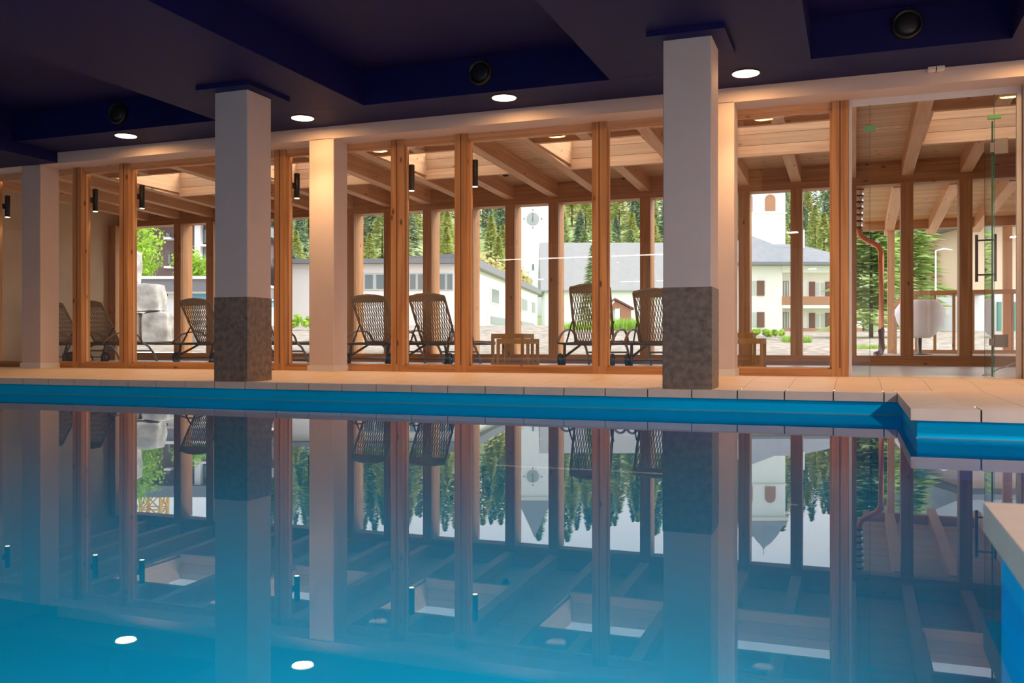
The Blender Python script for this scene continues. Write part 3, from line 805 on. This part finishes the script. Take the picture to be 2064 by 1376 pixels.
for x, s, sc in ((600, 104, .75), (655, 108, .8), (735, 104, .7), (775, 110, .85), (840, 106, .8), (905, 108, .85), (965, 98, .95), (1000, 101, .85), (1035, 105, .8)): put('ochre', x, s, sc)
def single_tree(name, mesh, mat, x, y, d, sc, label, h, tr, cat='tree'):
    p = at_d(x, y, d)
    o = empty(name, (p.x, p.y, ground_z(p.x, p.y) - .1), label, cat)
    mesh.build('foliage', mat, o); MB().tube([(0, 0, 0), (0, 0, h * .6)], [tr, tr * .4], 7).build('trunk', M['bark'], o)
    o.scale = (sc,) * 3; return o
bl = [(random.uniform(-1.0, .8), random.uniform(-.6, .6), random.uniform(1.8, 4.4), random.uniform(.45, .75)) for _ in range(22)]
single_tree('maple_tree', blob_mesh(bl, 5200, .062), M['maple'], 256, 606, 31, .9, 'bright green leafy tree behind the flat-roofed building, above the boulders', 4, .1)
bl = [(random.uniform(-1.1, 1.1), random.uniform(-.6, .6), random.uniform(1.4, 2.6), random.uniform(.5, .7)) for _ in range(14)]
single_tree('maple_tree', blob_mesh(bl, 3600, .06), M['maple'], 414, 600, 31, .92, 'bright green bushy tree left of the farther stone-footed pillar', 3, .1)
single_tree('pine_tree', conifer_mesh(5.6, 1.0, 3000, .05, .4), M['pine'], 1756, 690, 24, 1.02, 'layered green pine behind the copper downpipe', 5, .06)
single_tree('larch_tree', conifer_mesh(6.5, 1.5, 1300, .05, .3), M['larch'], 1878, 690, 34, 1.05, 'pale green larch behind the porch railing', 6, .12)
single_tree('larch_tree', conifer_mesh(5.5, 1.3, 1100, .05, .3), M['pine'], 1838, 690, 30, .95, 'pale green larch half behind a window post, left of the porch railing', 6, .12)
single_tree('spruce_tree', conifer_mesh(4.6, .95, 900, .2), M['midgreen'], 1196, 650, 46, .93, 'slim young spruce in front of the big pale church roof', 4, .08)
def shrub(x, y, d, w, h, n, mat, label, grp=None, blade=False):
    p = at_d(x, y, d); z = ground_z(p.x, p.y)
    m = MB()
    if blade:
        for i in range(n):
            a = Vector((random.uniform(-w, w), random.uniform(-.3, .3), -.05)); hh = h * random.uniform(.5, 1)
            e = a + Vector((random.uniform(-.12, .12), random.uniform(-.1, .1), hh)); s = Vector((.02, .008, 0))
            m.quad(a - s, a + s, e + s * .2, e - s * .2)
        o = tag(m.build('grass', mat, loc=None), label, 'grass', grp, 'stuff'); o.location = (p.x, p.y, z)
    else:
        m = blob_mesh([(random.uniform(-w, w), random.uniform(-.2, .2), random.uniform(.15, h), h * .35) for _ in range(10)], n, .05)
        o = tag(m.build('bush', mat), label, 'bush', grp); o.location = (p.x, p.y, z)
    o.rotation_euler.z = TH
    return o
shrub(1262, 655, 26, .55, .42, 420, M['tuft'], 'bright green grass tuft below the wooden wayside shrine', blade=True)
shrub(1170, 655, 26, .5, .3, 260, M['tuft'], 'grass tuft behind the most upright lounger', blade=True)
shrub(607, 655, 26, .35, .38, 520, M['maple'], 'low bush in front of the white school, left of the gold-lit pillar')
shrub(1545, 690, 22, .45, .22, 420, M['maple'], 'low leafy bush below the white house, beside the cube tables')
shrub(1605, 692, 21, .25, .2, 260, M['tuft'], 'green tuft on the bank below the white house', blade=True)
shrub(1745, 700, 18, .3, .12, 200, M['tuft'], 'short grass by the foot of the copper downpipe', blade=True)

# ------------------------------------------------------------------ boulders
def boulder(x0, x1, y0, y1, d, label, seed):
    a = at_d(x0, y1, d); b = at_d(x1, y0, d); c = (a + b) / 2; w = (b - a).length
    hw = sqrt((b.x - a.x) ** 2 + (b.y - a.y) ** 2) / 2; hh = abs(b.z - a.z) / 2
    n = 9; m = MB(); R = Vector((seed * 3.1, seed, 0))
    def pt(i, j, k):
        v = Vector((2 * i / n - 1, 2 * j / n - 1, 2 * k / n - 1))
        q = Vector([math.copysign(abs(t) ** .8, t) for t in v]); L = max(abs(t) for t in v); ln = v.length
        v = v * (1 - .14 * max(0, ln - 1.05) ** 1.2)
        v += Vector((noise.noise(v * 1.6 + R), noise.noise(v * 1.6 + R + Vector((9, 0, 0))), noise.noise(v * 1.6 + R + Vector((0, 9, 0))))) * .10
        return Vector((v.x * hw, v.y * hw * .8, v.z * hh))
    vid = {}
    def vert(i, j, k):
        if (i, j, k) not in vid: vid[i, j, k] = len(m.v); m.v.append(pt(i, j, k))
        return vid[i, j, k]
    for p in range(n):
        for q in range(n):
            for f in (0, n):
                for tri in ((lambda s, t: (f, s, t)), (lambda s, t: (s, f, t)), (lambda s, t: (s, t, f))):
                    m.f.append((vert(*tri(p, q)), vert(*tri(p + 1, q)), vert(*tri(p + 1, q + 1)), vert(*tri(p, q + 1)))); m.m.append(0)
    o = tag(m.build('boulder', M['rock'], smooth=True), label, 'boulder', 'pale boulders outside'); o.location = c; o.rotation_euler.z = TH
    return o
boulder(262, 328, 572, 628, 19, 'big pale boulder on top of the others, under the bright green tree', 1)
boulder(292, 346, 629, 694, 19, 'pale boulder carrying the top one, right of the crack', 2)
boulder(244, 288, 629, 694, 19, 'pale boulder under the top one, left of the crack', 3)
boulder(358, 414, 613, 654, 19.6, 'upper pale boulder seen through the woven back of a lounger', 4)
boulder(356, 418, 656, 700, 19.6, 'lower pale boulder seen through the woven back of a lounger', 5)
boulder(236, 281, 505, 572, 20, 'tall pale boulder edge showing beside the timber post with the wall lamp', 6)

# ------------------------------------------------------------------ buildings
def fr(d):                # local frame facing the camera at depth d: right, away
    return Vector((CT, ST, 0)), Vector((-ST, CT, 0))
RT, AW = fr(1)
def ploc(x, d, z=0): p = at_d(x, HY, d); return Vector((p.x, p.y, z))
def vbox(m, x0, x1, y0, y1, d0, d1):
    """box whose front shows at x0..x1, y0..y1 at depth d0 and runs back to d1"""
    a = at_d(x0, y1, d0); b = at_d(x1, y1, d0); zt = at_d(x0, y0, d0).z; k = AW * (d1 - d0)
    m.hexa([a, b, b + k, a + k], [Vector((p.x, p.y, zt)) for p in (a, b, b + k, a + k)]); return m
def pitched(name, mat, parent, x0, x1, ye, yr, d0, d1, over=.4, hip=0.0):
    a = at_d(x0, ye, d0); b = at_d(x1, ye, d0); dm = (d0 + d1) / 2; zr_ = at_d(x0, yr, dm).z
    k = AW * (d1 - d0); f = AW * over; r = RT * over
    a0, b0, c0, d0_ = a - f - r, b - f + r, b + k + f + r, a + k + f - r
    ra = a + k / 2 - r + RT * (hip + (over if hip else 0)); rb = b + k / 2 + r - RT * (hip + (over if hip else 0)); ra.z = rb.z = zr_
    m = MB(); t = Vector((0, 0, -.18))
    for q in ((a0, b0, rb, ra), (c0, d0_, ra, rb), (b0, c0, rb), (d0_, a0, ra)): m.quad(*q)
    m.quad(a0, d0_, c0, b0)
    m.quad(a0 + t, b0 + t, b0, a0); m.quad(b0 + t, c0 + t, c0, b0); m.quad(d0_ + t, a0 + t, a0, d0_)
    m.quad(a0 + t, d0_ + t, c0 + t, b0 + t)
    return m.build(name, mat, parent, world=True)
def win(parent, x0, x1, y0, y1, d, frame, pane, shut=None, mull=1, lab=None):
    m = MB(); vbox(m, x0, x1, y0, y1, d - .05, d + .06); w = m.build('window', frame, parent, world=True)
    if lab: w['label'] = lab
    q = MB(); n = mull + 1; e = (x1 - x0) * .08
    for i in range(n):
        a = x0 + (x1 - x0) * i / n + e; b = x0 + (x1 - x0) * (i + 1) / n - e; vbox(q, a, b, y0 + e, y1 - e, d - .08, d - .049)
    g = q.build('pane', pane, w); g.data.transform(Matrix.Translation(-wloc(w)))
    if shut:
        for s0, s1 in shut: q = MB(); vbox(q, s0, s1, y0 - .5, y1 + .5, d - .14, d - .02); q.build('shutter', M['shutter'], parent, world=True)
    return w
# white school
o = empty('school_building', ploc(740, 50, 1), 'long white flat-fronted building with grey eaves left of the clock tower', 'building')
m = MB(); vbox(m, 555, 925, 528, 672, 50, 58); m.build('front_wing', M['housewall'], o, world=True)
a0 = at_d(925, 672, 50); a1 = at_d(925, 528, 50); b0 = at_d(1083, 672, 82); b1 = Vector((b0.x, b0.y, a1.z)); k = Vector((-8, 2, 0))
MB().hexa([a0, b0, b0 + k, a0 + k], [a1, b1, b1 + k, a1 + k]).build('side_wing', M['housewall'], o, world=True)
m = MB(); vbox(m, 549, 929, 521, 530, 49.4, 58.4); m.build('eaves', M['fascia'], o, world=True)
t = Vector((0, 0, .42)); e0 = a1 + RT * .4 - AW * .8; e1 = b1 + RT * .4 + AW * .8
MB().hexa([e0, e1, e1 + k, e0 + k], [p + t for p in (e0, e1, e1 + k, e0 + k)]).build('roof_edge', M['fascia'], o, world=True)
for x0, x1 in ((732, 778), (824, 856), (884, 914)): win(o, x0, x1, 550, 585, 50, M['curtain'], M['pane'], mull=1)
def sidewin(u0, u1, z0, z1, frame):
    q0 = a0.lerp(b0, u0); q1 = a0.lerp(b0, u1); n_ = (q1 - q0).normalized().cross(Vector((0, 0, 1))); n_ = -n_ if n_.dot(a0) > 0 else n_
    def P(q, z, o_): return Vector((q.x, q.y, z)) + n_ * o_
    w = MB().hexa([P(q0, z0, -.05), P(q1, z0, -.05), P(q1, z1, -.05), P(q0, z1, -.05)], [P(q0, z0, .06), P(q1, z0, .06), P(q1, z1, .06), P(q0, z1, .06)]).build('window', M['curtain'], o, world=True)
    d0 = q0.lerp(q1, .1); d1_ = q0.lerp(q1, .9)
    g = MB().hexa([P(d0, z0 + .12, .05), P(d1_, z0 + .12, .05), P(d1_, z1 - .12, .05), P(d0, z1 - .12, .05)], [P(d0, z0 + .12, .09), P(d1_, z0 + .12, .09), P(d1_, z1 - .12, .09), P(d0, z1 - .12, .09)]).build('pane', M['pane'], w)
    g.data.transform(Matrix.Translation(-wloc(w)))
for u0, u1 in ((.29, .385), (.47, .57), (.70, .80), (.88, .95)): sidewin(u0, u1, 2.95, 4.05, None)
for u0, u1 in ((.25, .6), (.66, .95)): sidewin(u0, u1, 1.5, 2.25, None)
# clock tower
o = empty('clock_tower', ploc(1078, 130, 2), 'tall white church tower with a round grey clock', 'tower')
m = MB(); vbox(m, 1047, 1109, 398, 665, 130, 134.3); m.build('shaft', M['church'], o, world=True)
m = MB(); vbox(m, 1044, 1112, 392, 399, 129.8, 134.6); m.build('cornice', M['trimwhite'], o, world=True)
pa = [at_d(1044, 392, 129.8), at_d(1112, 392, 129.8)]; pb = [p + AW * 4.8 for p in pa]; tip = (pa[0] + pb[1]) / 2; tip.z = at_d(1078, 318, 132).z
m = MB(); m.quad(pa[0], pa[1], tip); m.quad(pa[1], pb[1], tip); m.quad(pb[1], pb[0], tip); m.quad(pb[0], pa[0], tip); m.quad(pa[0], pb[0], pb[1], pa[1]); m.build('spire', M['slate'], o, world=True)
cc = at_d(1074, 441, 129.95); R = 12.5 / FPX * 130
m = MB(); n = 32
fr_ = [cc + RT * (R * cos(2 * pi * i / n)) + Vector((0, 0, R * 1.05 * sin(2 * pi * i / n))) for i in range(n)]
m.hexa(fr_, [p - AW * .06 for p in fr_]); ck = m.build('clock_face', M['clockface'], o, world=True)
def bar(m, p, q, w, off):
    p = Vector(p) - AW * off; q = Vector(q) - AW * off; dd = (q - p).normalized(); sd = dd.cross(AW).normalized() * w
    m.hexa([p - sd, p + sd, q + sd, q - sd], [v - AW * .03 for v in (p - sd, p + sd, q + sd, q - sd)]); return m
m = MB(); bar(m, cc + Vector((0, 0, R * .95)), cc - Vector((0, 0, .1)), .06, .07); bar(m, cc + Vector((0, 0, .0)), cc - RT * .05 - Vector((0, 0, R * .45)), .09, .08)
g = m.build('hands', M['fascia'], ck); g.data.transform(Matrix.Translation(-wloc(ck)))
for ax, az in ((0, 1), (0, -1), (1, 0), (-1, 0)):
    c = cc + RT * (ax * R * 1.42) + Vector((0, 0, az * R * 1.42)); q = MB(); bar(q, c - Vector((0, 0, .1)), c + Vector((0, 0, .1)), .09, .06); q.build('hour_mark', M['fascia'], o, world=True)
m = MB(); vbox(m, 1073, 1076, 532, 544, 129.9, 130.1); m.build('slit_window', M['pane'], o, world=True)
# church nave
o = empty('church_hall', ploc(1240, 112, 2), 'long low church hall with a huge pale grey roof right of the clock tower', 'building')
m = MB(); vbox(m, 1098, 1450, 584, 665, 112, 124); m.build('wall', M['church'], o, world=True)
pitched('roof', M['naveroof'], o, 1098, 1450, 585, 489, 112, 124, .5)
# wayside shrine
o = empty('wayside_shrine', ploc(1250, 34, 1), 'small wooden shrine with a gabled brown roof in front of the church wall', 'shrine')
m = MB(); vbox(m, 1252, 1272, 622, 650, 34, 34.4); m.build('post_stack', M['balcony'], o, world=True)
m = MB(); a = at_d(1240, 604, 33.9); b = at_d(1278, 624, 33.9); c = at_d(1226, 615, 33.9); k = AW * .6; t = Vector((0, 0, .07))
m.hexa([a, b, b + k, a + k], [p + t for p in (a, b, b + k, a + k)]); m.hexa([c, a, a + k, c + k], [p + t for p in (c, a, a + k, c + k)]); m.build('gable_roof', M['shutter'], o, world=True)
m = MB(); m.hexa([at_d(1229, 622, 34), at_d(1270, 622, 34), at_d(1240, 606, 34)], [at_d(1229, 622, 34.3), at_d(1270, 622, 34.3), at_d(1240, 606, 34.3)]); m.build('gable_board', M['balcony'], o, world=True)
m = MB(); vbox(m, 1232, 1240, 622, 650, 34.1, 34.4); m.build('side_post', M['curtain'], o, world=True)
# white house with balconies
o = empty('house', ploc(1600, 70, 1), 'white house with brown shutters, balconies and a hipped grey roof', 'house')
m = MB(); vbox(m, 1455, 1577, 532, 676, 70, 82); m.build('wall', M['housewall'], o, world=True)
m = MB(); vbox(m, 1577, 1738, 532, 676, 71.4, 82); m.build('recessed_wall', M['housewall'], o, world=True)
m = MB(); vbox(m, 1577, 1738, 533, 549, 69.9, 71.5); m.build('eaves_band', M['housewall'], o, world=True)
pitched('roof', M['slate'], o, 1447, 1742, 530, 492, 69.4, 82, .5, hip=3.2)
pitched('front_gable_roof', M['slate'], o, 1447, 1640, 528, 472, 69.3, 80, .3, hip=3.6)
m = MB(); vbox(m, 1445, 1744, 527.5, 533, 68.85, 69.2); m.build('gutter', M['fascia'], o, world=True)
for y0, y1 in ((597, 615), (661, 676)):
    m = MB(); vbox(m, 1577, 1738, y0, y1, 69.9, 70.05); m.build('balcony_front', M['balcony'], o, world=True)
m = MB(); vbox(m, 1577, 1738, 615, 621, 69.9, 71.5); m.build('balcony_slab', M['housewall'], o, world=True)
for y0, y1 in ((566, 595), (629, 659)):
    win(o, 1513, 1526, y0, y1, 70, M['curtain'], M['curtain'], [(1526.5, 1541)])
    win(o, 1579, 1590, y0, y1 + 6, 71.4, M['shutter'], M['curtain'])
    win(o, 1643, 1663, y0 + 2, y1 + 2, 71.4, M['housewall'], M['curtain'], [(1632, 1643), (1664, 1676)])
m = MB(); vbox(m, 1612, 1622, 463, 500, 74, 74.5); m.build('chimney', M['church'], o, world=True)
# bell tower behind the house
o = empty('bell_tower', ploc(1548, 100, 2), 'white bell tower with an arched louvre window behind the white house', 'tower')
m = MB(); vbox(m, 1514, 1583, 362, 560, 100, 103.7); m.build('shaft', M['church'], o, world=True)
m = MB(); vbox(m, 1511, 1586, 427.5, 430, 99.85, 103.8); m.build('string_course', M['trimwhite'], o, world=True)
m = MB(); vbox(m, 1508, 1589, 355, 362, 99.7, 104); m.build('cornice', M['trimwhite'], o, world=True)
c0 = (at_d(1514, 355, 100) + at_d(1583, 355, 100)) / 2 + AW * 1.85; c0.z = 0
prof = [(2.95, at_d(1, 355, 100).z), (2.35, at_d(1, 343, 100).z), (1.75, at_d(1, 325, 100).z), (.9, at_d(1, 306, 100).z), (.25, at_d(1, 296, 100).z), (.04, at_d(1, 290, 100).z), (.04, at_d(1, 278, 100).z)]
m = MB(); m.lathe(c0, prof, 4); 
for v in m.v:
    r = v - c0; a = radians(45) + TH; v.x = c0.x + r.x * cos(a) - r.y * sin(a); v.y = c0.y + r.x * sin(a) + r.y * cos(a)
m.build('spire', M['slate'], o, world=True)
m = MB(); pts = [at_d(1542, 425, 99.95), at_d(1563, 425, 99.95)] + [at_d(1552.5 + 10.5 * cos(radians(a)), 402 - 10.5 * sin(radians(a)), 99.95) for a in range(0, 181, 20)]
m.hexa(pts, [p - AW * .05 for p in pts]); m.build('louvre_window', M['balcony'], o, world=True)
m = MB(); vbox(m, 1514.5, 1517, 395, 428, 99.94, 100.02); m.build('louvre_window', M['balcony'], o, world=True)
# buildings on the far left
o = empty('dark_house', ploc(360, 44, 1), 'dark brown apartment house behind the bright green trees', 'building')
m = MB(); vbox(m, 236, 470, 447, 600, 44, 52); m.build('wall', M['darkhouse'], o, world=True)
m = MB(); vbox(m, 228, 478, 425, 447, 43.2, 52.5); m.build('roof', M['slate'], o, world=True)
m = MB(); vbox(m, 392, 404, 447, 560, 43.6, 44.1); m.build('white_pier', M['church'], o, world=True)
for x0, x1, y0, y1 in ((334, 343, 470, 480), (338, 344, 512, 532), (409, 420, 462, 490), (409, 420, 498, 530)): win(o, x0, x1, y0, y1, 44, M['darkhouse'], M['pane'], mull=0)
for y0 in (478, 536, 492): m = MB(); vbox(m, 330 if y0 != 492 else 404, 344 if y0 != 492 else 430, y0, y0 + 4, 43.5, 44.1); m.build('balcony_ledge', M['church'], o, world=True)
o = empty('flat_roofed_building', ploc(350, 27, 1), 'low flat-roofed pavilion with a blue panel and a white sign', 'building')
m = MB(); vbox(m, 205, 470, 600, 694, 27, 33); m.build('wall', M['church'], o, world=True)
m = MB(); vbox(m, 205, 470, 562, 586, 26.5, 33); m.build('roof_band', M['fascia'], o, world=True)
m = MB(); vbox(m, 205, 470, 556, 562, 26.4, 33.2); m.build('roof_trim', M['trimwhite'], o, world=True)
m = MB(); vbox(m, 205, 470, 586, 591, 26.6, 33); m.build('roof_soffit', M['trimwhite'], o, world=True)
m = MB(); vbox(m, 352, 470, 591, 606, 26.9, 33); c = m.build('blue_panel', M['bluewall'], o, world=True); c['label'] = 'blue panel below the roof'
m = MB(); vbox(m, 205, 352, 591, 601, 26.95, 33); m.build('sign_board', M['church'], o, world=True)
tc = bpy.data.curves.new('sign_letter', 'FONT'); tc.body = 'G'; tc.size = .26; tc.extrude = .004; tc.align_x = 'CENTER'; tc.align_y = 'CENTER'
to = bpy.data.objects.new('sign_letter', tc); COL.objects.link(to); tc.materials.append(M['ink'])
bpy.context.view_layer.update(); dg = bpy.context.evaluated_depsgraph_get(); me = bpy.data.meshes.new_from_object(to.evaluated_get(dg)); bpy.data.objects.remove(to)
to = bpy.data.objects.new('sign_letter', me); COL.objects.link(to)
p = at_d(333, 592.5, 26.8); to.parent = o; to.location = p - Vector(o.location); to.rotation_euler = (pi / 2, 0, TH)
# yellow lattice crane mast, high behind (mirrored in the pool)
o = empty('crane_mast', ploc(310, 60, 1), 'yellow lattice crane mast rising behind the dark house, mirrored in the pool', 'crane')
c0 = ploc(311, 60, 0); hw = 20 / FPX * 60
def cp(sx, sy, z): q = c0 + RT * (sx * hw) + AW * (sy * hw); return Vector((q.x, q.y, z))
for sx, sy in ((-1, -1), (1, -1), (1, 1), (-1, 1)):
    MB().tube([cp(sx, sy, 2), cp(sx, sy, 15.5)], .10, 6).build('chord', M['yellow'], o, world=True)
m = MB(); z = 2; H = 1.35
while z < 15.3:
    for s0, s1 in (((-1, -1), (1, -1)), ((1, -1), (1, 1)), ((1, 1), (-1, 1)), ((-1, 1), (-1, -1))):
        m.tube([cp(*s0, z), cp(*s1, z)], .05, 5); m.tube([cp(*s0, z), cp(*s1, z + H)], .05, 5); m.tube([cp(*s1, z), cp(*s0, z + H)], .05, 5)
    z += H
m.build('lattice', M['yellow'], o, world=True)
# houses beyond the porch
o = empty('house', ploc(2000, 30, 1), 'peach and white house with green shutters beyond the porch railing', 'house')
m = MB(); vbox(m, 1950, 2260, 440, 592, 31, 38); m.build('upper_wall', M['peach'], o, world=True)
m = MB(); vbox(m, 1948, 2260, 592, 720, 30.6, 38); m.build('lower_wall', M['church'], o, world=True)
for x0, x1 in ((2012, 2019), (2045, 2050)): m = MB(); vbox(m, x0, x1, 608, 672, 30.5, 30.6); m.build('shutter', M['greenshutter'], o, world=True)
m = MB(); vbox(m, 1950, 1998, 586, 593, 29.8, 31); m.build('canopy', M['naveroof'], o, world=True)
pitched('roof', M['slate'], o, 1945, 2270, 440, 380, 30.2, 38.5, .4)
o = empty('street_lamp', ploc(1886, 28, .6), 'white street lamp post in front of the pale larches', 'street lamp')
zb = at_d(1886, 700, 28).z; zt = at_d(1886, 505, 28).z
MB().tube([Vector((o.location.x, o.location.y, zb)), Vector((o.location.x, o.location.y, zt))], [.03, .02], 8).build('pole', M['church'], o, world=True)
q = Vector((o.location.x, o.location.y, zt)); MB().tube([q, q + RT * .25 + Vector((0, 0, .06)), q + RT * .5 + Vector((0, 0, .02))], [.015, .025, .015], 8).build('lamp_head', M['church'], o, world=True)
# neighbouring house left of the downpipe pane
# ------------------------------------------------------------------ light
W = bpy.data.worlds.new('overcast'); SC.world = W; W.use_nodes = True
n = W.node_tree.nodes; l = W.node_tree.links
bg = n['Background']; tc = n.new('ShaderNodeTexCoord'); sp = n.new('ShaderNodeSeparateXYZ'); l.new(tc.outputs['Generated'], sp.inputs[0])
rp = n.new('ShaderNodeValToRGB'); rp.color_ramp.elements[0].position = .0; rp.color_ramp.elements[0].color = (.96, .97, 1, 1); rp.color_ramp.elements[1].position = .6; rp.color_ramp.elements[1].color = (.84, .91, 1, 1)
l.new(sp.outputs['Z'], rp.inputs['Fac']); l.new(rp.outputs['Color'], bg.inputs['Color']); bg.inputs['Strength'].default_value = 2.4
S = bpy.data.lights.new('sun', 'SUN'); S.energy = 4.0; S.angle = radians(25); S.color = (1, .95, .86)
so = bpy.data.objects.new('sun', S); COL.objects.link(so); so.rotation_euler = Vector((-.80, -.30, -.52)).to_track_quat('-Z', 'Y').to_euler()
def area(name, loc, rot, sx, sy, e, col, portal=False):
    L = bpy.data.lights.new(name, 'AREA'); L.shape = 'RECTANGLE'; L.size = sx; L.size_y = sy; L.energy = e; L.color = col
    if portal: L.cycles.is_portal = True
    o = bpy.data.objects.new(name, L); COL.objects.link(o); o.location = loc; o.rotation_euler = rot; return o
# linear lamp along the rear wall; unseen ceiling fills added to brighten pillars and ledge
area('linear_lamp', (-6.5, -4.85, 2.40), (radians(55), 0, 0), 5, .03, 9, (1, .82, .72))
for y in (3.3, -2.2, -4.2):
    area('hall_fill', (3.0, y, SOF - .02), (0, 0, 0), .25, .25, 150, (1, .93, .90))
for x in (-9, -4.9, -1.1):
    area('hall_fill', (x, -1.5, SOF - .06 if x > -8 else 2.30), (0, 0, 0), .2, .2, 60, (1, .86, .76))
# unseen underwater fills added at the near and side walls to brighten the pool
for x in (-10.5, -7, -3.5):
    area('pool_fill', (x, -3.9, -.75), (radians(90), 0, 0), .35, .35, 12, (.7, 1, .95))
for y in (-1.4, .3, 1.3):
    area('pool_fill', (.24, y, -.75), (radians(75), 0, radians(90)), .3, .3, 52, (.66, 1, .93))
# soft wash of the wall lamps inside the sunroom
for x in [v for v in FX[:7] if v != -6.29]:
    for z, rx_ in ((1.83, 0), (2.13, pi)):
        L = bpy.data.lights.new('wall_lamp_beam', 'SPOT'); L.energy = 9; L.color = (1, .72, .45); L.spot_size = radians(75); L.spot_blend = .6; L.shadow_soft_size = .025
        lo = bpy.data.objects.new('wall_lamp_beam', L); COL.objects.link(lo); lo.location = (x + .085, GY + .19, z); lo.rotation_euler = (rx_, 0, 0)

# ------------------------------------------------------------------ camera and view
cd = bpy.data.cameras.new('camera'); cd.sensor_width = 36; cd.lens = FPX * 36 / 2064; cd.shift_y = (HY - 688) / 2064
cd.clip_end = 800; cd.dof.use_dof = True; cd.dof.focus_distance = 10; cd.dof.aperture_fstop = 6.3
co = bpy.data.objects.new('camera', cd); COL.objects.link(co); co.location = (0, 0, CAMZ); co.rotation_euler = (radians(90), 0, TH)
SC.camera = co
vs = SC.view_settings; vs.view_transform = 'Standard'; vs.look = 'None'; vs.exposure = 0.0; vs.gamma = 1; vs.use_curve_mapping = False
cy = SC.cycles; cy.max_bounces = 10; cy.diffuse_bounces = 5; cy.glossy_bounces = 5; cy.transparent_max_bounces = 24; cy.sample_clamp_indirect = 4; cy.use_denoising = True
